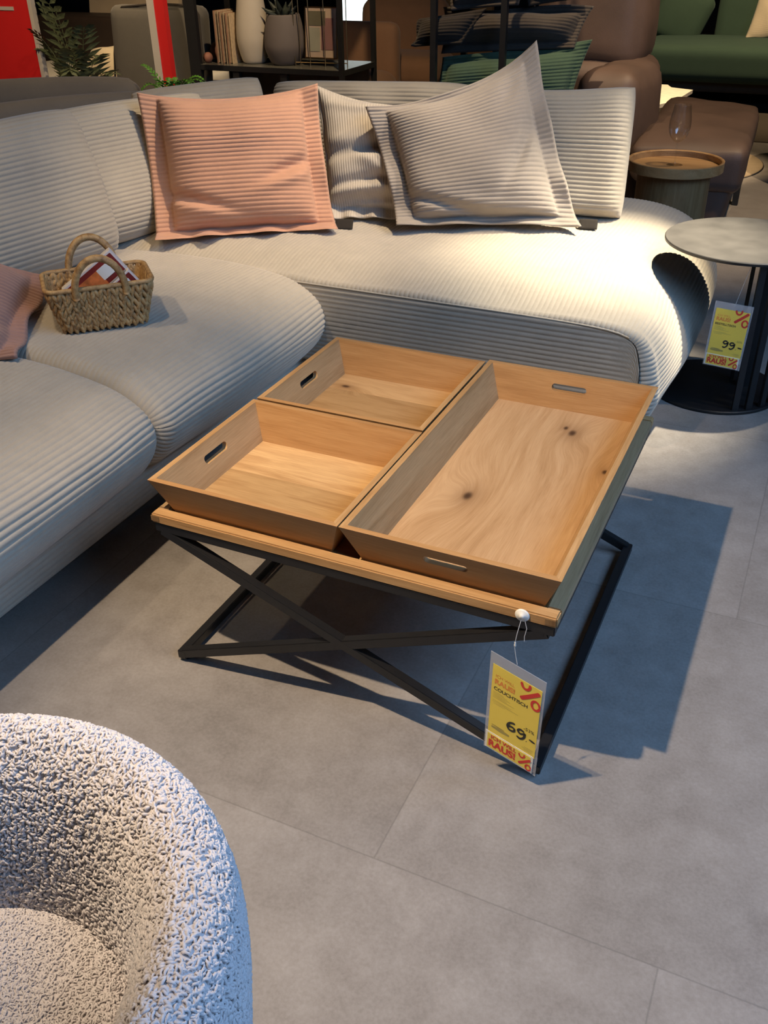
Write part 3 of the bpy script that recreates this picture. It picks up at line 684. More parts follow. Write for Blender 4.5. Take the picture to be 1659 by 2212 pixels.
def prof_at(y):
    w = 1 - float(smoothstep(1.24, 1.80, y)); q = Q * (1 - w) + Qb * w; n = QN * (1 - w) + QNb * w; n /= np.linalg.norm(n, axis=1)[:, None]
    return np.stack([q[:, 0], np.zeros(len(q)), q[:, 1]], 1), np.stack([n[:, 0], np.zeros(len(n)), n[:, 1]], 1)
sd = np.clip(1 - QN[:, 1], 0, 1)
rowsb = [('f', b) for b in np.linspace(PI / 2, 0, 9)] + [('m', t) for t in np.linspace(0, 1, 70)] + [('b', b) for b in np.linspace(0, PI / 2, 14)]
X = np.zeros((len(Q), len(rowsb), 3)); NR = np.zeros_like(X)
rf = .018 + .035 * sd; rb_ = .06 + .20 * sd
q3 = np.stack([Q[:, 0], np.zeros(len(Q)), Q[:, 1]], 1); n3 = np.stack([QN[:, 0], np.zeros(len(Q)), QN[:, 1]], 1); Yv = np.array([0, 1., 0])
for jx, (k, t) in enumerate(rowsb):
    q3, n3 = prof_at(1.24 if k == 'f' else 2.4 if k == 'b' else yF + (yB - yF) * t)
    if k == 'm':
        y = (yF + rf) + (yB - rb_ - yF - rf) * t; n = n3
        dF = y - yF; cr = .012 * (1 - (2 * t - 1) ** 2) - .026 * np.exp(-(dF / .10) ** 2) * (1 - sd)
        X[:, jx] = q3 + n3 * cr[:, None] if not np.isscalar(cr) else q3
        X[:, jx, 1] = y
    else:
        r = rf if k == 'f' else rb_; sg_ = -1 if k == 'f' else 1
        n = n3 * math.cos(t) + Yv * sg_ * math.sin(t)
        cr = -.026 * np.exp(-(rf / .10) ** 2) * (1 - sd) if k == 'f' else np.full(len(Q), -.012 * 0)
        X[:, jx] = q3 + n3 * cr[:, None] - n3 * r[:, None] + n * r[:, None]
        X[:, jx, 1] = (yF + rf if k == 'f' else yB - rb_) + sg_ * r * math.sin(t)
    NR[:, jx] = n
X += NR * (ridge(qs / RP)[:, None] * (.0015 + .0028 * np.clip(1.6 * sd, 0, 1))[:, None])[..., None]
X[..., 2] += lump(X, .005, 7, 12) * np.clip(NR[..., 2], 0, 1)
X[..., 2] -= .014 * np.exp(-((X[..., 0] + .1) / .5) ** 2 - ((X[..., 1] - 1.75) / .25) ** 2)
part('seat_cushion', X, grid_faces(*X.shape[:2]).tolist(), M['sofa'], sofa)
# front panel
Xt = X[:, 0]
cs = [k for k in range(0, len(Q), 8) if Xt[k, 0] > -.55 and Xt[k, 2] > .17]
ztop = np.array([Xt[k, 2] for k in cs]); xs_ = np.array([Xt[k, 0] for k in cs])
nz = 126; tt = np.linspace(0, 1, nz); zz = ztop[:, None] + .002 + (.135 - ztop[:, None]) * tt[None]
bul = .014 * np.sin(PI * np.clip((.41 - zz) / .27, 0, 1)) + ridge((zz - .135) / RP) * .0042 - .03 * np.clip((.155 - zz) / .02, 0, 1) ** 2
bul *= np.clip((.752 - xs_)[:, None] / .02, 0, 1) 
P = np.stack([np.repeat(xs_[:, None], nz, 1), yF + .001 - bul, zz], -1)
part('front_panel', P, grid_faces(*P.shape[:2]).tolist(), M['sofa'], sofa)
pp = [(x, yF - .001, z + .004) for x, z in zip(xs_, ztop) if x < .655]
MB().tube(pp[::2], .0030, 6).build('front_seam', M['sofa'], sofa, True)
# back panel of the right section
MB().box((-.42, yB - .03, .27), (1.9, .05, .26), bev=.01).build('rear_panel', M['sofa'], sofa)
# low upholstered back frame behind the loose cushions
rbox('back_frame', (-1.50, .05, .33), (.14, 2.9, .50), .06, M['sofa'], sofa)
rbox('back_frame', (-.62, 2.555, .30), (1.70, .13, .50), .06, M['sofa'], sofa)

# ------------------------------------------------------------------ loose back cushions
CAM = (1.05, -1.17, 1.33)
kw = dict(fl=0.0, bow=.0, power=4.5, soft=.5, lumps=.008, toward=CAM, rc=.09, cat='cushion', group='loose corduroy back cushions on the sofa', mat=M['cushion'])
pillow('back_cushion', (-1.12, .48, .435), (-.995, 1.195, .432), (-1.14, 1.225, .857), (-1.27, .50, .848), T=.105, Tb=.085, label='cream ribbed back cushion standing behind the basket on the left section', seed=2, **kw)
pillow('back_cushion', (-1.10, 1.13, .430), (-.94, 1.70, .430), (-1.05, 1.80, .828), (-1.235, 1.18, .838), T=.085, Tb=.07, label='cream ribbed back cushion half hidden behind the pink pillow', seed=4, **kw)
pillow('back_cushion', (-1.36, 1.86, .42), (-.98, 2.16, .42), (-1.055, 2.22, .825), (-1.45, 1.90, .79), T=.085, Tb=.08, label='cream back cushion in the sofa corner, showing above the left half of the pink pillow', seed=6, **kw)
pillow('back_cushion', (-1.00, 2.20, .425), (-.20, 2.20, .425), (-.205, 2.30, .825), (-1.03, 2.28, .80), T=.085, Tb=.08, label='wide cream back cushion along the sofa back between pink and taupe pillow', seed=7, **kw)
kw2 = dict(kw); kw2['power'] = 12; kw2['soft'] = .5; kw2['lumps'] = .004; kw2['rc'] = .05
pillow('back_cushion', (-.19, 2.10, .435), (.412, 2.16, .428), (.388, 2.28, .842), (-.20, 2.21, .825), T=.10, Tb=.10, label='rightmost boxed cream back cushion at the open end of the sofa', seed=8, sag=.04, dents=[(.86, .93, .10, .05, .3, -.012)], **kw2)

# ------------------------------------------------------------------ throw pillows
pillow('throw_pillow', (-.948, 1.318, .430), (-.452, 1.656, .430), (-.560, 1.768, .868), (-1.040, 1.443, .864), T=.105, Tb=.05, fl=(.105, .095, .06, .02), bow=.03, power=3.2, soft=.47, mat=M['pink'], toward=CAM,
       label='salmon pink corduroy pillow with a wide flange in the sofa corner', seed=11, lumps=.006, sag=.045, cup=.012, bfold=.06,
       dents=[(.82, .46, .11, .020, .35, -.026), (.80, .37, .10, .02, .25, .016), (.20, .27, .12, .018, -.30, -.030), (.25, .19, .1, .025, -.2, .012), (.5, .7, .2, .08, 0, .010), (.9, .93, .06, .05, .8, -.010)],
       wave=[('b', 3.6, .024, .6), ('b', 6.3, .014, 2.0), ('r', 2.2, .012, 1.1), ('l', 1.3, .006, .5)])
pillow('throw_pillow', (-.53, 1.76, .43), (-.215, 1.86, .425), (-.29, 2.01, .785), (-.66, 1.94, .845), T=.085, Tb=.05, fl=(.02, .05, .10, .02), bow=.05, power=2.8, soft=.5, ribs='v', amp=.0022, pitch=.0095, nu=150, mat=M['sand'], toward=CAM,
       label='slumped sand coloured corduroy pillow wedged between the pink and the taupe pillow', seed=12, lumps=.012, sag=.03, bfold=.03,
       dents=[(.55, .56, .20, .026, .22, -.040), (.62, .46, .15, .04, -.25, .030), (.80, .36, .10, .02, -.5, -.024), (.45, .30, .18, .018, .2, -.020), (.55, .16, .2, .016, .1, -.022), (.6, .23, .2, .02, .1, .014), (.4, .9, .1, .02, .1, .012)],
       wave=[('r', 3, .01, 0), ('b', 4, .012, 1)])
pillow('throw_pillow', (-.262, 1.745, .437), (.312, 1.960, .435), (.067, 2.135, .972), (-.418, 1.845, .789), T=.105, Tb=.05, fl=(.105, .095, .065, .045), bow=.04, power=3.0, soft=.47, mat=M['taupe'], toward=CAM,
       label='taupe corduroy flanged pillow standing tilted on one corner, its peak highest on the sofa', seed=13, lumps=.007, sag=.075, cup=.016, bfold=.03,
       dents=[(.80, .46, .13, .020, .9, -.022), (.86, .58, .05, .03, 0, -.014), (.25, .17, .16, .02, -.35, -.026), (.55, .12, .2, .022, -.15, .012), (.80, .84, .07, .03, .9, -.016)],
       wave=[('l', 2.4, .014, .9), ('r', 3.2, .014, 2.2), ('b', 3.1, .014, .3), ('t', 2.0, .010, 1.5)])
pillow('throw_pillow', (-1.02, .13, .447), (-.640, .352, .445), (-.890, .752, .485), (-1.06, .44, .72), T=.08, Tb=.045, fl=(.02, .10, .08, .08), bow=.03, power=3.2, soft=.45, mat=M['rose'], amp=.0065, toward=CAM,
       label='dusty rose corduroy pillow lying left of the basket, cut off by the left edge', seed=14, lumps=.008, ribs='h',
       dents=[(.85, .3, .1, .03, .6, -.02)], wave=[('r', 2.4, .018, .4), ('t', 2.4, .01, 1.0)])
# black care labels
for (c, rz, lab) in (((-.43, 1.675, .452), .30, 'small black fabric label lying between the pink and sand pillow'), ((.335, 1.985, .450), .2, 'small black fabric label at the foot of the taupe pillow')):
    rbox('fabric_label', c, (.062, .038, .006), .002, M['black_cloth'], None, rz=rz, rx=.75, label=lab, cat='label', n=6)

# ------------------------------------------------------------------ basket with cartons
bk = thing('basket', (-.63, .67, .438), 'small woven water hyacinth basket with two arched handles on the sofa seat', 'basket')
eb = np.array([.70, .715, 0]); eb /= np.linalg.norm(eb); nb = np.array([-eb[1], eb[0], 0]); c0 = np.array([-.628, .655, .438])
def bpt(a, b, z): return c0 + eb * a + nb * b + np.array([0, 0, z])
HB = .118
def ring(z, k):
    hw = .103 + (.133 - .103) * z / HB; hd = .066 + (.086 - .066) * z / HB; r = .025; P = []
    for (sx_, sy_, a0) in ((1, -1, -PI / 2), (1, 1, 0), (-1, 1, PI / 2), (-1, -1, PI)):
        for a in np.linspace(a0, a0 + PI / 2, 5): P.append((sx_ * (hw - r) + r * math.cos(a), sy_ * (hd - r) + r * math.sin(a)))
    return np.array(P)
def per(z, s):
    P = ring(z, 0); Q = np.concatenate([P, P[:1]]); l = np.r_[0, np.cumsum(np.linalg.norm(np.diff(Q, axis=0), axis=1))]
    s = (s % 1.0) * l[-1]; i = min(np.searchsorted(l, s, 'right') - 1, len(P) - 1); t = (s - l[i]) / (l[i + 1] - l[i] + 1e-9); p = Q[i] + (Q[i + 1] - Q[i]) * t; d = Q[i + 1] - Q[i]; d /= np.linalg.norm(d); return p, d
mb = MB()
ua = np.linspace(0, 2 * PI, 6, endpoint=False); 
ncol = 40
for i in range(ncol):
    for j in range(6):
        for half in (0, 1):
            z = HB * (j + .5) / 6 * .97 + .002 + random.uniform(-.002, .002) + (.007 if i % 2 else 0) * 0
            z = min(max(z + (.009 if half else 0), .0155), HB - .012); p, d = per(z, (i + .5 + (.26 if half else -.26)) / ncol)
            n2 = np.array([d[1], -d[0]]); tilt = (.34 if half else -.34) + random.uniform(-.15, .15)
            ax = np.array([d[0] * math.sin(tilt), d[1] * math.sin(tilt), math.cos(tilt)]); wv = np.cross(ax, [n2[0], n2[1], 0])
            ln = .0165 * random.uniform(.9, 1.15); wd = .0062 * random.uniform(.85, 1.15); P = []
            for t in np.linspace(-1, 1, 7):
                r_ = wd * math.sqrt(max(0, 1 - t * t)) + .0003
                for a in ua: P.append(np.array([p[0], p[1], z]) + ax * ln * t + (wv * math.cos(a) + np.array([n2[0], n2[1], 0]) * math.sin(a)) * r_)
            P = np.array(P); mb.add(c0 + P[:, :1] * eb + P[:, 1:2] * nb + P[:, 2:] * np.array([0, 0, 1]), grid_faces(7, 6, False, True).tolist())
mb.build('woven_wall', M['straw'], bk, True)
inn = MB()
R0 = ring(.004, 0) * .94; R1 = ring(HB - .006, 0) * .955
for (A, z0, B, z1) in ((R0, .004, R1, HB - .006),):
    n = len(A); V = np.concatenate([[bpt(*p, z0) for p in A], [bpt(*p, z1) for p in B]]); inn.add(V, [[i, (i + 1) % n, n + (i + 1) % n, n + i] for i in range(n)] + [list(range(n))])
inn.build('basket_lining', M['straw'], bk, False)
rim = [bpt(*p, HB + .001) for p in ring(HB, 0)]
MB().tube(rim, .0062, 8, closed=True).build('rim', M['straw'], bk, True)
for sy_, lean in ((-1, -.012), (1, .012)):
    hp = []
    for a in np.linspace(-.15, PI + .15, 40):
        hp.append(bpt(.062 * math.cos(a), sy_ * .088 + lean * math.sin(a), HB - .010 + .088 * max(math.sin(a), -.2)))
    mb = MB(); rr = [.0085 + .0012 * abs(math.sin(i * 1.6)) for i in range(40)]; mb.tube(hp, rr, 10); mb.build('handle', M['straw'], bk, True)
def carton(c, rz, ry, size, lab, blue):
    R = Matrix.Rotation(rz, 3, 'Z') @ Matrix.Rotation(ry, 3, 'Y')
    t = thing('gift_carton', c, lab, 'carton', 'cartons in the basket')
    sx_, sy_, sz_ = size
    def bx(name, o, s, m, lab=None, par=None): return MB().box(Vector(c) + R @ Vector(o), s, R, .001).build(name, m, par or t, label=lab)
    cbd = bx('carton_body', (0, 0, 0), size, M['box_white'])
    f = -sy_ / 2 - .0006
    bx('printed_panel', (0, f, 0), (sx_ * .96, .001, sz_ * .86), M['box_red'], par=cbd)
    bx('photo_print', (-sx_ * .12, f - .0008, -.004), (sx_ * .52, .001, sz_ * .62), M['box_orange'], par=cbd)
    bx('label_field', (sx_ * .25, f - .001, .004), (sx_ * .26, .001, sz_ * .42), M['card_white'], par=cbd)
    bx('top_print', (0, 0, sz_ / 2 + .0005), (sx_ * .9, sy_ * .5, .001), M['box_blue'] if blue else M['box_white'], par=cbd)
ez_ = math.atan2(eb[1], eb[0])
carton(tuple(bpt(-.002, .022, .105)), ez_ - .08, -.60, (.165, .030, .075), 'white and dark red carton leaning in the basket behind the front handle', False)
carton(tuple(bpt(.046, -.022, .078)), ez_ - .05, -.62, (.125, .026, .058), 'lower white carton with a grey end leaning at the right of the basket', True)

# ------------------------------------------------------------------ black side table + tag
st = thing('side_table', (.85, 1.86, 0), 'round black side table with grey stone top beside the open end of the sofa', 'side table')
MB().lathe([(0, 0), (.205, 0), (.209, .003), (.209, .009), (.206, .011), (0, .011)], (.836, 1.845, 0), 72).build('base_plate', M['black_metal'], st)
zt = .487
MB().lathe([(0, zt - .012), (.240, zt - .012), (.2465, zt - .009), (.2465, zt - .003), (.2455, zt - .002)], (.856, 1.873, 0), 96).build('top_rim', M['black_metal'], st)
MB().lathe([(.2455, zt - .002), (.244, zt), (0, zt)], (.856, 1.873, 0), 96).build('top_slab', M['stone_top'], st, label='grey stone-look slab')
for (x, y, a, wd) in ((.925, 1.675, .4, .020), (.962, 1.700, .75, .024), (.998, 1.735, 1.0, .024), (1.02, 1.78, 1.3, .024), (.885, 1.915, .1, .012), (.93, 1.87, .4, .04)):
    R = Matrix.Rotation(a, 3, 'Z'); MB().box((x, y, .24), (wd, .010, .47), R, .001).build('post', M['black_metal'], st)
pt2 = thing('price_tag', (.87, 1.72, .05), 'yellow price tag reading 99.- hanging at the black side table', 'price tag')
price_tag(pt2, (.8125, 1.655, .358), (.922, 1.655, .352), (.807, 1.655, .155), 99)
MB().tube([(.868, 1.660, .345), (.880, 1.672, .41), (.892, 1.70, .470)], .0006, 6).build('thread', M['nylon'], pt2)

# ------------------------------------------------------------------ oak drum table + glass
wt = thing('tray_table', (.457, 2.905, 0), 'round oak tray-top table behind the right end of the sofa', 'side table')
MB().lathe([(0, .448), (.184, .448), (.190, .452), (.190, .488), (.187, .490), (.181, .489), (.178, .486), (.178, .464), (0, .464)], (.457, 2.905, 0), 96).build('tray_top', M['side_oak'], wt, True)
MB().lathe([(0, 0), (.145, 0), (.145, .448), (0, .448)], (.457, 2.905, 0), 64).build('drum_base', M['drum_oak'], wt, True)
for o in (wt.children): autosmooth(o)
gl = [(0, 0), (.031, 0), (.032, .0012), (.030, .0022), (.010, .004), (.0045, .010), (.0034, .03), (.0034, .075), (.005, .085), (.016, .092), (.031, .108), (.040, .130), (.0425, .150), (.041, .175), (.0365, .205), (.0335, .226), (.0328, .2265), (.0355, .205), (.040, .175), (.0415, .150), (.039, .131), (.030, .1095), (.015, .0945), (.004, .090), (0, .0895)]
gprof, _ = resample(gl, .0022)
MB().lathe(gprof, (.452, 2.915, .4645), 48).build('wine_glass', M['glass'], None, True, label='empty stemmed wine glass on the round oak tray table', cat='glass')

# ------------------------------------------------------------------ boucle chair
bc = thing('tub_chair', (.47, -.93, 0), 'white boucle tub chair in the lower left foreground', 'armchair')
BC = np.array([.47, -.93])
bp, bs = resample([(.170, .395), (.176, .45), (.186, .52), (.204, .58), (.232, .614), (.258, .612), (.277, .588), (.284, .54), (.280, .45), (.268, .30), (.245, .12), (.20, .075)], .006)
A0, A1 = math.radians(-95), math.radians(165)
na = 120; an = np.linspace(A0, A1, na)
def shell_pt(a, p):
    e = smoothstep(0, .22, np.minimum(a - A0, A1 - a)); c = np.array([.228, .45])
    k = .55 + .45 * np.sqrt(e)
    q = c + (p - c) * k[..., None]; 
    return np.stack([BC[0] + q[..., 0] * np.cos(a), BC[1] + q[..., 0] * np.sin(a), q[..., 1]], -1)
AA, KK = np.meshgrid(an, np.arange(len(bp)), indexing='ij')
X = shell_pt(AA, bp[KK]); X += lump(X, .006, 9, 31)[..., None] * .5
shell_ = part('backrest_shell', X, grid_faces(na, len(bp)).tolist(), M['boucle_base'], bc)
sp_ = resample([(0, .437), (.06, .4365), (.12, .433), (.155, .424), (.176, .402), (.182, .375), (.18, .30)], .006)[0]
ms = MB(); ms.lathe(sp_, (BC[0], BC[1], 0), 90); seat_ = ms.build('seat_cushion', M['boucle_base'], bc, True)
MB().lathe([(0, .0), (.20, 0), (.205, .02), (.20, .08), (.0, .08)], (BC[0], BC[1], 0), 60).build('plinth', M['black'], bc, True)
MB().lathe([(0, .30), (.235, .30), (.262, .2), (.24, .075), (0, .075)], (BC[0], BC[1], 0), 60).build('lower_body', M['boucle_base'], bc, True)
def loops(Psurf, Nsurf, size, name, seed, par):
    r = np.random.default_rng(seed); n = len(Psurf)
    R1 = r.normal(size=(n, 3)); T1 = np.cross(Nsurf, R1); T1 /= np.linalg.norm(T1, axis=1)[:, None] + 1e-9
    up = Nsurf + .75 * np.cross(T1, Nsurf) * r.uniform(-1, 1, (n, 1)); up /= np.linalg.norm(up, axis=1)[:, None]
    side = np.cross(T1, up); sz = size * r.uniform(.75, 1.35, n)
    a = np.linspace(-.35, PI + .35, 6); sec = np.linspace(0, 2 * PI, 4, endpoint=False) + .4
    V = np.zeros((n, 6, 4, 3))
    for i, t in enumerate(a):
        c = Psurf + (T1 * math.cos(t) + up * (math.sin(t) * 1.0)) * sz[:, None]; rad_ = T1 * math.cos(t) + up * math.sin(t)
        for j, s_ in enumerate(sec): V[:, i, j] = c + (rad_ * math.cos(s_) + side * math.sin(s_)) * (sz * .52)[:, None]
    f = grid_faces(6, 4, False, True); F = (f[None] + (np.arange(n) * 24)[:, None, None]).reshape(-1, 4)
    V = V.reshape(-1, 3) - np.array(ORG[bc.name])
    me = bpy.data.meshes.new(name); me.vertices.add(len(V)); me.vertices.foreach_set('co', V.ravel())
    me.loops.add(F.size); me.loops.foreach_set('vertex_index', F.ravel().astype(np.int32)); me.polygons.add(len(F)); me.polygons.foreach_set('loop_start', np.arange(0, F.size, 4, dtype=np.int32))
    me.polygons.foreach_set('use_smooth', np.ones(len(F), bool)); me.materials.append(M['boucle']); me.update(calc_edges=True); me.validate()
    o = link(bpy.data.objects.new(name, me)); o.parent = par; o['kind'] = 'stuff'; ORG[o.name] = ORG[bc.name]; return o
def sample_grid(X, n, seed):
    r = np.random.default_rng(seed); d1 = np.linalg.norm(X[1:, :-1] - X[:-1, :-1], axis=-1) * np.linalg.norm(X[:-1, 1:] - X[:-1, :-1], axis=-1)
    w = d1.ravel() / d1.sum(); k = r.choice(len(w), n, p=w); i, j = np.divmod(k, d1.shape[1]); u = r.random(n)[:, None]; v = r.random(n)[:, None]
    P = X[i, j] * (1 - u) * (1 - v) + X[i + 1, j] * u * (1 - v) + X[i, j + 1] * (1 - u) * v + X[i + 1, j + 1] * u * v
    G = grid_normals(X); return P, G[i, j]
P_, N_ = sample_grid(X, 92000, 1)
cc = np.stack([BC[0] + .228 * np.cos(np.arctan2(P_[:, 1] - BC[1], P_[:, 0] - BC[0])), BC[1] + .228 * np.sin(np.arctan2(P_[:, 1] - BC[1], P_[:, 0] - BC[0])), np.full(len(P_), .42)], 1)
flip = np.sum((P_ - cc) * N_, 1) < 0; N_[flip] *= -1
loops(P_, N_, .0025, 'boucle_pile', 5, shell_)
a_ = np.linspace(0, 2 * PI, 91); Xs = np.stack([BC[0] + sp_[None, :, 0] * np.cos(a_)[:, None], BC[1] + sp_[None, :, 0] * np.sin(a_)[:, None], np.repeat(sp_[None, :, 1], 91, 0)], -1)
P_, N_ = sample_grid(Xs, 36000, 2); fl_ = N_[:, 2] < 0; N_[fl_] *= -1
loops(P_, N_, .0018, 'seat_pile', 6, seat_)

# ------------------------------------------------------------------ background: dark grey sofa behind, left
gs = thing('grey_sofa', (-2.6, 2.0, 0), 'dark grey sofa standing back to back behind the cream sofa, far left', 'sofa')
def hump(name, pts, r, mat, root):
    P, _ = resample(pts, .03); mb = MB(); mb.tube(P, r, 16); return mb.build(name, mat, root, True)
rbox('backrest', (-2.02, 2.18, .38), (.20, 1.25, .60), .09, M['grey_sofa'], gs, rz=-.64, bulge=(0, 0, .03))
rbox('seat_base', (-2.55, 2.35, .24), (.9, 1.25, .36), .08, M['grey_sofa'], gs, rz=-.64)
rbox('back_pillow', (-2.62, 2.62, .50), (.20, 1.05, .36), .09, M['grey_sofa'], gs, rz=-.95, bulge=(0, 0, .02))
# red signs
sg = thing('red_sign', (-3.6, 3.6, 0), 'red display sign with a pale letter and grey edge at the left edge', 'sign')
MB().box((-3.72, 3.60, .80), (.53, .03, 1.6)).build('sign_panel', M['red'], sg)
MB().box((-3.445, 3.598, .80), (.028, .034, 1.6)).build('panel_edge', M['grey_edge'], sg)
MB().box((-3.655, 3.583, .915), (.16, .004, .020)).build('letter_serif', M['grey_edge'], sg)
MB().box((-3.695, 3.583, 1.05), (.032, .004, .26)).build('letter_stem', M['grey_edge'], sg)
sg2 = thing('red_sign', (-2.52, 3.62, 0), 'narrow red sign seen edge-on, between dark chair back and black shelf post', 'sign')
MB().box((-2.572, 3.60, .8), (.045, .05, 1.6)).build('panel_edge', M['grey_edge'], sg2); MB().box((-2.518, 3.60, .8), (.062, .04, 1.6)).build('sign_panel', M['red'], sg2)
# ferns
def frond(mb, base, tip, bendz, n=11, wl=.05, lw=.010):
    base = np.array(base); tip = np.array(tip); mid = (base + tip) / 2 + np.array([0, 0, bendz])
    pts = [base * (1 - t) ** 2 + mid * 2 * t * (1 - t) + tip * t * t for t in np.linspace(0, 1, n + 1)]
    mb.tube(pts, .0022, 5)
    for i in range(2, n + 1):
        p = pts[i]; d = pts[i] - pts[i - 1]; d /= np.linalg.norm(d); sd = np.cross(d, [0, 0, 1]); sd /= np.linalg.norm(sd) + 1e-9; up = np.cross(sd, d)
        ll = wl * (1.15 - .75 * (i / n)) 
        for sg_ in (1, -1):
            q = sd * sg_ * .85 + d * .6 - np.array([0, 0, .15]); q /= np.linalg.norm(q); wv = np.cross(q, up); m1 = p + q * ll * .5 + up * .004; e = p + q * ll
            V = [p, m1 + wv * lw / 2, e, m1 - wv * lw / 2, m1 + up * .002]
            mb.add(V, [[0, 1, 4], [1, 2, 4], [2, 3, 4], [3, 0, 4]])
def plant(name, c, fr, mat, lab, pot_mat, potr, poth, wl, lw):
    t = thing(name, c, lab, 'plant')
    MB().lathe([(0, 0), (potr * .8, 0), (potr, poth), (potr * .9, poth), (potr * .88, poth * .9), (0, poth * .9)], c, 28).build('pot', pot_mat, t, True)
    for tip, bz in fr:
        mb = MB(); frond(mb, (c[0], c[1], c[2] + poth * .9), tip, bz, 12, wl, lw); mb.build('frond', mat, t, False)
plant('potted_fern', (-3.27, 3.72, .0), [((-3.42, 3.66, .92), .12), ((-3.27, 3.60, .90), .1), ((-3.10, 3.62, .82), .2), ((-3.0, 3.6, .68), .22), ((-3.22, 3.5, .95), .1), ((-3.36, 3.5, .80), .15), ((-3.12, 3.5, .72), .2), ((-3.45, 3.62, .70), .2), ((-3.2, 3.55, .60), .25), ((-2.98, 3.66, .58), .2)], M['dark_leaf'], 'tall dull green fern to the right of the red sign', M['black'], .10, .30, .17, .030)
plant('potted_fern', (-2.0, 2.92, .0), [((-2.14, 2.90, .74), .10), ((-1.83, 2.86, .66), .18), ((-1.88, 3.0, .68), .14), ((-2.0, 2.8, .66), .16), ((-2.1, 2.8, .64), .16), ((-1.93, 2.86, .68), .1), ((-2.06, 3.0, .66), .14), ((-1.80, 2.95, .64), .2)], M['leaf'], 'bright green fern just behind the sofa corner', M['red'], .075, .56, .055, .014)
# chair back with piping, cream pillow, panels
dc = thing('lounge_chair', (-3.0, 4.2, 0), 'dark grey upholstered chair back with piped edges behind the narrow red sign', 'chair')
rbox('backrest', (-3.02, 4.22, .54), (.66, .16, .72), .06, M['dark_grey'], dc, rz=.12, rx=-.1, bulge=(0, .03, 0))
MB().tube([(-3.36, 4.09, .25), (-3.335, 4.14, .62), (-3.30, 4.17, .85), (-3.24, 4.165, .888), (-2.98, 4.19, .908), (-2.74, 4.22, .898), (-2.70, 4.21, .85), (-2.68, 4.18, .6), (-2.70, 4.14, .3)], .007, 6).build('piping', M['black_cloth'], dc, True)
rbox('seat', (-3.0, 4.55, .25), (.66, .6, .30), .06, M['dark_grey'], dc, rz=.12)
pillow('cream_pillow', (-4.33, 4.9, .30), (-3.9, 5.0, .30), (-3.95, 5.15, .58), (-4.30, 5.05, .52), T=.07, fl=0, mat=M['cream_cloth'], label='cream pillow behind the dull green fern', amp=.001, nu=30, toward=CAM, lumps=.01)
bd = thing('display_bed', (-4.9, 5.9, 0), 'dark low display bed with a pale tilted headboard, far left behind the sign', 'bed')
rbox('mattress', (-4.7, 5.35, .15), (2.0, 1.4, .30), .05, M['white'], bd); rbox('box_front', (-5.1, 6.3, .45), (1.5, .4, .40), .04, M['dark_brown'], bd)
MB().box((-5.05, 6.62, .80), (1.0, .05, .55), Matrix.Rotation(-.2, 3, 'X')).build('headboard', M['beige_panel'], bd)
MB().box((-4.95, 6.95, .5), (.38, .04, 1.0)).build('room_divider', M['grey_sofa'], None, label='plain grey upright panel left of the dark chair back', cat='panel')
# ------------------------------------------------------------------ shelf and its decor
sh = thing('display_shelf', (-2.15, 4.26, 0), 'low black framed display shelf with a glossy top behind the sofa', 'shelf')
ZS = .60
MB().box((-2.15, 4.26, ZS - .012), (1.03, .44, .020)).build('shelf_board', M['shelf_top'], sh)
for (a, b_) in (((-2.66, 4.045), (-1.64, 4.045)), ((-2.66, 4.475), (-1.64, 4.475)), ((-2.66, 4.045), (-2.66, 4.475)), ((-1.64, 4.045), (-1.64, 4.475))):
    MB().bar((*a, ZS - .018), (*b_, ZS - .018), .022, .03).build('frame_bar', M['black_metal'], sh)
for (x, y) in ((-1.64, 4.045), (-1.64, 4.475), (-2.66, 4.475)): MB().box((x, y, .85), (.026, .026, 1.70)).build('post', M['black_metal'], sh)
MB().box((-2.640, 4.045, .85), (.075, .03, 1.70)).build('post', M['black_metal'], sh)
MB().box((-2.15, 4.26, 1.69), (1.03, .44, .02)).build('shelf_board', M['dark_shelf'], sh)
MB().box((-2.15, 4.42, .30), (1.0, .02, .54)).build('back_panel', M['dark_shelf'], sh)
for x in (-2.36, -2.03): MB().box((x, 4.06, .30), (.045, .03, .56)).build('lower_post', M['black_metal'], sh)
MB().box((-2.15, 4.25, .10), (1.0, .42, .02)).build('shelf_board', M['dark_shelf'], sh)
zs = ZS - .002
for i, (x, lab) in enumerate(((-2.515, 'first book from the left on the shelf, beside the terracotta balls'), (-2.475, 'second book from the left on the shelf'), (-2.432, 'third book from the left, against the tall white vase'))):
    t = thing('book', (x, 4.2, zs), lab, 'book', 'upright books on the shelf')
    hh = .285 - .006 * i
    for dx in (-.0145, .0145): MB().box((x + dx, 4.2, zs + hh / 2), (.004, .17, hh)).build('cover', M['paper' if dx > 0 else 'book'], t)
    MB().box((x, 4.205, zs + hh / 2), (.025, .155, hh * .97)).build('pages', M['paper'], t)
def rlathe(name, prof, c, mat, root, ds=.008, n=48, **k):
    p, _ = resample(prof, ds); return MB().lathe(p, c, n).build(name, mat, root, True, **k)
rlathe('vase', [(0, 0), (.055, 0), (.075, .02), (.095, .10), (.098, .17), (.088, .28), (.068, .42), (.055, .52), (.052, .56), (.046, .56), (.05, .5), (.06, .4)], (-2.315, 4.2, zs), M['vase_white'], None, label='tall matt white vase next to the books on the shelf', cat='vase')
pl = thing('potted_succulent', (-2.095, 4.2, zs), 'dark spiky succulent in a rounded grey pot on the shelf', 'plant')
rlathe('pot', [(0, 0), (.065, 0), (.09, .015), (.118, .08), (.121, .13), (.112, .20), (.097, .265), (.090, .268), (.088, .255), (.09, .24), (0, .24)], (-2.095, 4.2, zs), M['vase_grey'], pl)
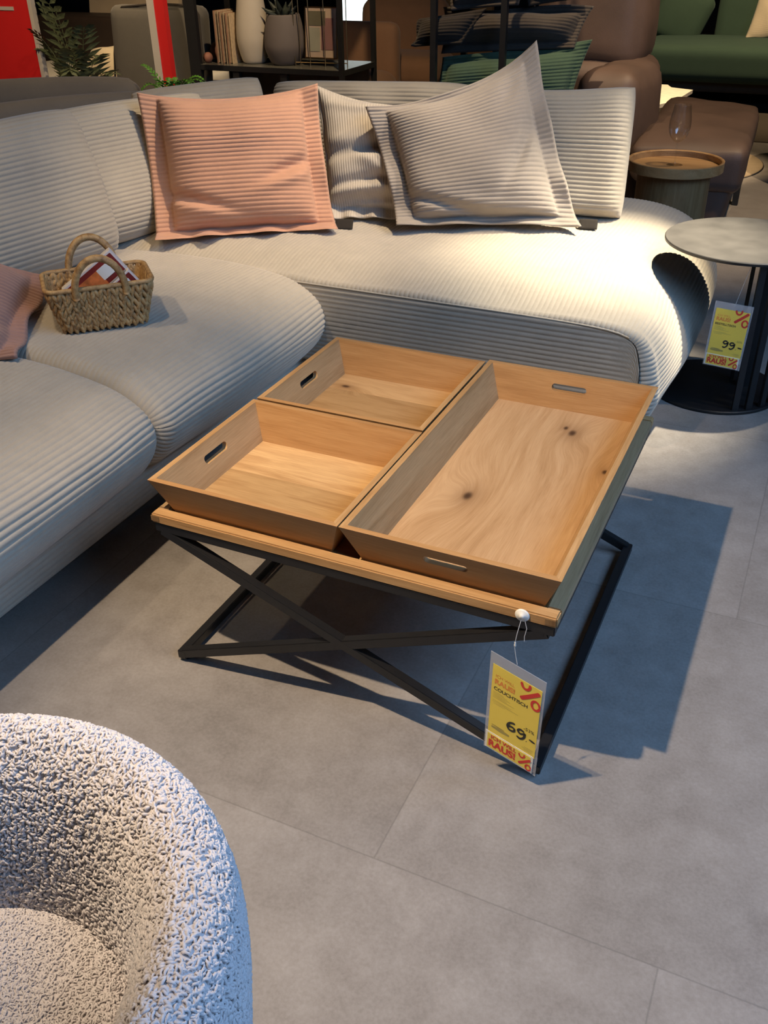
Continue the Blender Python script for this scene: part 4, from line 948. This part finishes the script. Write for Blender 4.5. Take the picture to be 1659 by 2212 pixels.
for k in range(16):
    a = k * 2.4; ln = .09 + .05 * ((k * 7) % 5) / 5; el = .25 + .7 * ((k * 3) % 7) / 7; d = np.array([math.cos(a) * math.cos(el), math.sin(a) * math.cos(el), math.sin(el)]); b0 = np.array([-2.095, 4.2, zs + .24])
    MB().tube([b0 + d * ln * t + np.array([0, 0, .02 * t]) for t in np.linspace(0, 1, 6)], [.016, .02, .019, .014, .008, .001], 7).build('leaf', M['succulent'], pl, True)
for (x, y, r, lab) in ((-2.604, 4.25, .054, 'large terracotta ball beside the first book on the shelf'), (-2.598, 4.115, .030, 'small terracotta ball at the front left corner of the shelf')):
    rlathe('decorative_ball', [(r * math.sin(a), r - r * math.cos(a)) for a in np.linspace(0.02, PI, 14)], (x, y, zs), M['terracotta'], None, label=lab, cat='ball', ds=.006)
pf = thing('picture_frame', (-1.83, 4.2, zs), 'abstract picture in a brass wire stand on the shelf', 'picture')
R = Matrix.Rotation(-.08, 3, 'X'); pc = Vector((-1.845, 4.20, zs + .175))
mnt = MB().box(pc, (.205, .008, .26), R).build('mount', M['pic_mount'], pf)
for (dx, dz, sx_, sz_, mm) in ((-.028, .075, .115, .075, 'pic_olive'), (-.045, -.035, .075, .125, 'pic_sage'), (.042, -.005, .080, .165, 'pic_plum')):
    MB().box(pc + R @ Vector((dx, -.005, dz)), (sx_, .002, sz_), R).build('colour_field', M[mm], mnt)
for dx in (-.105, .105): MB().box(pc + R @ Vector((dx, 0, 0)), (.006, .012, .27), R).build('frame_side', M['gold'], pf)
for dz in (-.132, .132): MB().box(pc + R @ Vector((0, 0, dz)), (.21, .012, .006), R).build('frame_rail', M['gold'], pf)
wr = thing('wire_stand', (-1.82, 4.24, zs), 'thin brass wire stand around the picture on the shelf', 'stand')
for x in (-2.0, -1.965, -1.90, -1.80, -1.70, -1.675): MB().tube([(x, 4.15 + .04 * (x > -1.75), zs), (x, 4.15 + .04 * (x > -1.75), zs + .45)], .0028, 6).build('wire', M['gold'], wr)
for z in (.02, .44): MB().tube([(-2.0, 4.15, zs + z), (-1.675, 4.19, zs + z)], .0028, 6).build('wire', M['gold'], wr)
# screen, tan panel, armchairs beyond
mo = thing('display_screen', (-3.02, 7.0, 0), 'bright white lit screen beyond the shelf', 'screen')
MB().box((-2.99, 7.0, .77), (.30, .03, .42)).build('screen_panel', M['screen'], mo); MB().box((-2.99, 7.03, .77), (.33, .03, .45)).build('screen_housing', M['black'], mo)
MB().box((-2.99, 7.04, .28), (.05, .05, .56)).build('screen_foot', M['black'], mo); MB().box((-2.99, 7.04, .012), (.4, .25, .02)).build('screen_base', M['black'], mo)
MB().box((-2.75, 8.0, .6), (1.3, .06, 1.2)).build('wood_panel', M['tan'], None, label='warm orange wooden panel behind the brown armchair', cat='panel')
ba = thing('armchair', (-2.2, 6.3, 0), 'brown upholstered armchair behind the display shelf', 'armchair')
rbox('backrest', (-2.32, 6.5, .52), (.72, .20, .55), .09, M['brown_cloth'], ba, rz=.12, rx=-.15, bulge=(0, .02, .03)); rbox('seat', (-2.22, 6.2, .34), (.74, .60, .20), .08, M['brown_cloth'], ba, rz=.12, bulge=(0, 0, .02)); rbox('base', (-2.22, 6.2, .125), (.72, .58, .25), .05, M['brown_cloth'], ba, rz=.12)
rbox('armrest', (-2.66, 6.2, .36), (.14, .66, .30), .06, M['brown_cloth'], ba, rz=.12)
sc_ = thing('armchair', (-2.95, 5.2, 0), 'small pale pink armchair between shelf and brown armchair', 'armchair')
rbox('seat', (-2.30, 5.45, .20), (.62, .5, .40), .12, M['brown_cloth'], sc_); rbox('backrest', (-2.35, 5.75, .45), (.62, .16, .5), .07, M['brown_cloth'], sc_)
# ------------------------------------------------------------------ rack with dark pillows
rk = thing('pillow_rack', (-.42, 3.15, 0), 'black wire rack with thin posts holding a pile of dark pillows', 'rack')
for (x, y) in ((-.655, 3.02), (-.338, 3.02), (-.655, 3.40), (-.338, 3.40)): MB().box((x, y, .85), (.026, .026, 1.7)).build('post', M['black_metal'], rk)
for z in (.12, 1.68):
    for (a, b_) in (((-.655, 3.02), (-.338, 3.02)), ((-.655, 3.4), (-.338, 3.4)), ((-.655, 3.02), (-.655, 3.4)), ((-.338, 3.02), (-.338, 3.4))): MB().bar((*a, z), (*b_, z), .02, .02).build('rail', M['black_metal'], rk)
MB().box((-.496, 3.21, .13), (.33, .40, .012)).build('bottom_shelf', M['black_metal'], rk)
pk = dict(fl=.05, bow=.03, power=2.4, soft=.6, nu=70, toward=CAM, lumps=.012, group='dark pillows piled in the rack')
pillow('throw_pillow', (-.70, 3.10, .58), (-.08, 3.22, .62), (-.02, 3.28, .875), (-.66, 3.14, .80), T=.08, mat=M['green_cord'], label='dark green corduroy pillow at the bottom of the pile in the rack', seed=21, sag=-.0, wave=[('t', 1.2, .03, 0)], dents=[(.55, .6, .06, .25, .6, -.03)], **pk)
pillow('throw_pillow', (-.68, 3.17, .81), (-.09, 3.25, .84), (-.04, 3.33, 1.00), (-.69, 3.23, .985), T=.14, mat=M['charcoal'], label='folded charcoal corduroy pillow in the middle of the pile, right side', seed=22, wave=[('t', 1.5, .03, 1)], dents=[(.7, .6, .1, .1, .5, -.03)], **pk)
pillow('throw_pillow', (-.775, 3.06, .845), (-.55, 3.08, .86), (-.45, 3.12, 1.00), (-.76, 3.10, .955), T=.06, mat=M['black_cloth'], label='black pillow whose pointed corner droops left of the rack', seed=23, wave=[('l', 1.5, .02, 1)], **pk)
pillow('throw_pillow', (-.62, 3.13, .985), (-.32, 3.15, 1.01), (-.30, 3.27, 1.20), (-.70, 3.22, 1.18), T=.09, mat=M['charcoal'], label='charcoal ribbed pillow rolled on top of the pile, left of the middle post', seed=24, **pk)
pillow('throw_pillow', (-.30, 3.22, 1.00), (-.08, 3.26, 1.03), (-.12, 3.32, 1.20), (-.40, 3.30, 1.20), T=.10, mat=M['black_cloth'], label='black pillow on top of the pile, right of the middle post', seed=25, **pk)
pillow('throw_pillow', (-.58, 3.18, .20), (-.12, 3.20, .20), (-.12, 3.26, .56), (-.60, 3.24, .56), T=.10, mat=M['black_cloth'], label='black pillow hidden low in the rack below the green one', seed=26, **pk)
# ------------------------------------------------------------------ brown leather two-seater (right)
rs = thing('recliner_sofa', (.2, 3.9, 0), 'brown leather recliner sofa behind the oak tray table', 'sofa')
rbox('head_cushion', (-.17, 3.98, .92), (.52, .40, .46), .085, M['brown_leather'], rs, bulge=(.02, .03, .03), lumps=.01)
rbox('backrest', (-.15, 3.92, .50), (.60, .34, .50), .08, M['brown_leather'], rs, lumps=.008, bulge=(.02, .02, 0))
rbox('armrest', (.05, 3.62, .40), (.28, .50, .66), .075, M['brown_leather'], rs, rz=-.1, bulge=(.02, .02, .02), lumps=.008)
rbox('seat_pad', (.41, 3.90, .375), (.50, 1.20, .20), .05, M['brown_leather'], rs, rz=.06, ry=.03, bulge=(0, 0, .02), lumps=.01)
rbox('seat_front', (.50, 3.85, .24), (.24, 1.05, .34), .05, M['brown_leather'], rs, rz=.06, ry=.12, lumps=.008)
rbox('seat_base', (.15, 4.0, .20), (.7, .95, .26), .05, M['dark_brown'], rs)
for (x, y) in ((.60, 4.26), (.45, 3.60)): MB().box((x, y, .06), (.03, .03, .12)).build('leg', M['black'], rs)
dk = thing('armchair', (1.05, 4.8, 0), 'dark brown armchair cut off by the right edge', 'armchair')
rbox('backrest', (1.04, 4.8, .50), (.62, .55, .60), .14, M['dark_brown'], dk, ry=-.25, bulge=(.02, .02, .02)); rbox('seat', (1.25, 4.8, .30), (.7, .6, .24), .08, M['dark_brown'], dk)
for y in (4.6, 5.0): MB().box((1.2, y, .10), (.04, .04, .20)).build('leg', M['black'], dk)
# white stone table
wtab = thing('low_table', (.05, 4.9, 0), 'low table with a pale stone top behind the leather sofa', 'coffee table')
bm = bmesh.new(); vs = [bm.verts.new((x, y, .40)) for x, y in ((-.45, 4.62), (.02, 4.50), (.13, 4.78), (.16, 5.22), (.02, 5.28), (-.02, 5.38), (-.5, 5.4))]; f = bm.faces.new(vs)
r_ = bmesh.ops.extrude_face_region(bm, geom=[f]); [setattr(g, 'co', g.co + Vector((0, 0, .02))) for g in r_['geom'] if isinstance(g, bmesh.types.BMVert)]; bmesh.ops.recalc_face_normals(bm, faces=bm.faces)
mb = MB(); mb.bm(bm); mb.build('table_top', M['cream_top'], wtab)
for (x, y) in ((-.35, 4.75), (.04, 4.72), (.05, 5.2), (-.4, 5.3)): MB().box((x, y, .2065), (.03, .03, .387)).build('leg', M['black_metal'], wtab)
# green sofa
gf = thing('green_sofa', (.2, 8.0, 0), 'dark green sofa far back at the upper right', 'sofa')
rbox('seat_cushion', (.42, 7.55, .335), (2.15, 1.0, .25), .07, M['green_sofa'], gf, bulge=(0, 0, .015)); rbox('backrest', (.62, 8.12, .58), (1.5, .22, .50), .07, M['green_sofa'], gf, rx=-.12)
rbox('back_pillow', (-.42, 7.95, .60), (.46, .16, .44), .07, M['green_sofa'], gf, ry=.38, rx=-.2, bulge=(0, .03, 0)); rbox('base', (.45, 7.62, .17), (1.9, .8, .10), .03, M['dark_grey'], gf)
for (x, y) in ((-.46, 7.2), (1.3, 7.2), (-.46, 8.0), (1.3, 8.0)): MB().box((x, y, .063), (.04, .04, .114)).build('leg', M['black'], gf)
pillow('throw_pillow', (.16, 7.72, .47), (.55, 7.74, .47), (.52, 7.92, .80), (.20, 7.90, .76), T=.06, fl=0, mat=M['cream_cloth'], nu=30, amp=.001, toward=CAM, label='cream pillow on the green sofa', lumps=.01)
# rugs, cabinet
MB().lathe([(0, 0), (.62, 0), (.63, .004), (.62, .010), (0, .011)], (.02, 5.2, 0), 80).build('round_rug', M['rug'], None, True, label='round beige rug under the leather sofa', cat='rug')
MB().box((.3, 7.4, .003), (4.0, 2.8, .006), bev=.001).build('area_rug', M['dark_rug'], None, label='dark brown rug under the green sofa', cat='rug')
cb_ = thing('sideboard', (-1.0, 9.3, 0), 'dark sideboard to the left of the green sofa', 'sideboard')
MB().box((-1.2, 9.3, .42), (1.1, .45, .60)).build('body', M['dark_brown'], cb_); MB().box((-1.2, 9.3, .735), (1.14, .48, .03)).build('top', M['grey_sofa'], cb_)
for x in (-1.6, -.75): MB().box((x, 9.15, .06), (.05, .05, .12)).build('leg', M['black'], cb_)
rbox('ottoman', (-1.2, 7.3, .24), (.9, .8, .42), .09, M['dark_brown'], None, label='dark brown leather ottoman behind the recliner sofa', cat='ottoman')

# ------------------------------------------------------------------ lights
def spot(name, loc, tgt, power, col=(1, .78, .52), ang=75, blend=.6, r=.03):
    l = bpy.data.lights.new(name, 'SPOT'); l.energy = power; l.color = col; l.spot_size = math.radians(ang); l.spot_blend = blend; l.shadow_soft_size = r
    o = link(bpy.data.objects.new(name, l)); o.location = loc; d = Vector(tgt) - Vector(loc); o.rotation_euler = d.to_track_quat('-Z', 'Y').to_euler(); return o
def area(name, loc, tgt, sx_, sy_, power, col):
    l = bpy.data.lights.new(name, 'AREA'); l.shape = 'RECTANGLE'; l.size = sx_; l.size_y = sy_; l.energy = power; l.color = col
    o = link(bpy.data.objects.new(name, l)); o.location = loc; d = Vector(tgt) - Vector(loc); o.rotation_euler = d.to_track_quat('-Z', 'Y').to_euler(); return o
WARM = (1, .80, .55); DEEP = (1, .74, .45); TABLE = (1, .785, .55)
spot('warm_spot', (-.15, -.76, 2.62), (.66, .10, 0), 360, TABLE, 52, .8, .022)
spot('warm_spot', (1.30, 2.30, 2.75), (.52, 1.74, .42), 1150, (1, .88, .66), 27, .95)
spot('warm_spot', (1.9, 1.55, 2.75), (.2, 1.85, .5), 190, WARM, 40, .9)
spot('warm_spot', (.55, 1.45, 2.75), (-.60, 1.65, .55), 300, WARM, 42, .9)
spot('warm_spot', (-.20, -.30, 2.75), (-.85, .60, .50), 75, (1, .77, .50), 46, .9)
spot('warm_spot', (-1.05, -.45, 2.75), (-.70, .55, .43), 70, WARM, 46, .9)
spot('warm_spot', (-2.7, 1.5, 2.85), (-3.2, 3.7, .7), 260, DEEP, 50, .9)  # added fill spot that brightens the red sign, no known lamp
spot('warm_spot', (-1.4, 1.6, 2.85), (-2.1, 2.3, .5), 90, DEEP, 50, .9)  # extra spot put in to warm the bluish grey sofa, not a known lamp
spot('warm_spot', (-.9, 3.0, 2.85), (-2.3, 4.4, .5), 260, DEEP, 70, .8)
spot('warm_spot', (1.2, 3.0, 2.85), (.35, 4.0, .4), 300, DEEP, 60, .8)
spot('warm_spot', (.5, 6.2, 2.85), (.3, 7.6, .3), 300, DEEP, 80, .8)
spot('warm_spot', (-2.6, 4.3, 2.85), (-4.1, 5.2, .4), 320, DEEP, 70, .8)
spot('warm_spot', (-.4, 4.4, 2.85), (0, 5.0, .4), 420, DEEP, 26, .5)
spot('warm_spot', (-.5, 2.0, 2.85), (-.45, 3.2, .9), 240, DEEP, 40, .9)
area('window_daylight', (2.52, .15, 2.2), (0, .15, .2), 2.9, 1.15, 78, (.30, .56, 1.0))
world = bpy.data.worlds.new('world'); S.world = world; world.use_nodes = True
wn_ = world.node_tree.nodes; wl_ = world.node_tree.links
bg = wn_['Background']; sk = wn_.new('ShaderNodeTexSky'); sk.sky_type = 'PREETHAM' if 'PREETHAM' in [i.identifier for i in sk.bl_rna.properties['sky_type'].enum_items] else sk.sky_type
wl_.new(sk.outputs[0], bg.inputs[0]); bg.inputs[1].default_value = .15

# ------------------------------------------------------------------ camera
cd = bpy.data.cameras.new('camera'); cd.sensor_fit = 'HORIZONTAL'; cd.sensor_width = 36; cd.lens = 2007.87 / 1659 * 36; cd.clip_start = .02; cd.clip_end = 100
cam = link(bpy.data.objects.new('camera', cd)); S.camera = cam
p_, r_, y_ = 0.567449, -.018420, .442816
fwd = Vector((-math.cos(p_) * math.sin(y_), math.cos(p_) * math.cos(y_), -math.sin(p_))); rt = Vector((math.cos(y_), math.sin(y_), 0)); up = rt.cross(fwd)
rt2 = math.cos(r_) * rt + math.sin(r_) * up; up2 = -math.sin(r_) * rt + math.cos(r_) * up
cam.matrix_world = Matrix.Translation((1.0495, -1.1688, 1.3267)) @ Matrix((rt2, up2, -fwd)).transposed().to_4x4()
S.view_settings.view_transform = 'Standard'; S.view_settings.look = 'None'; S.view_settings.gamma = 1; S.view_settings.exposure = 0.0
S.view_settings.use_curve_mapping = False
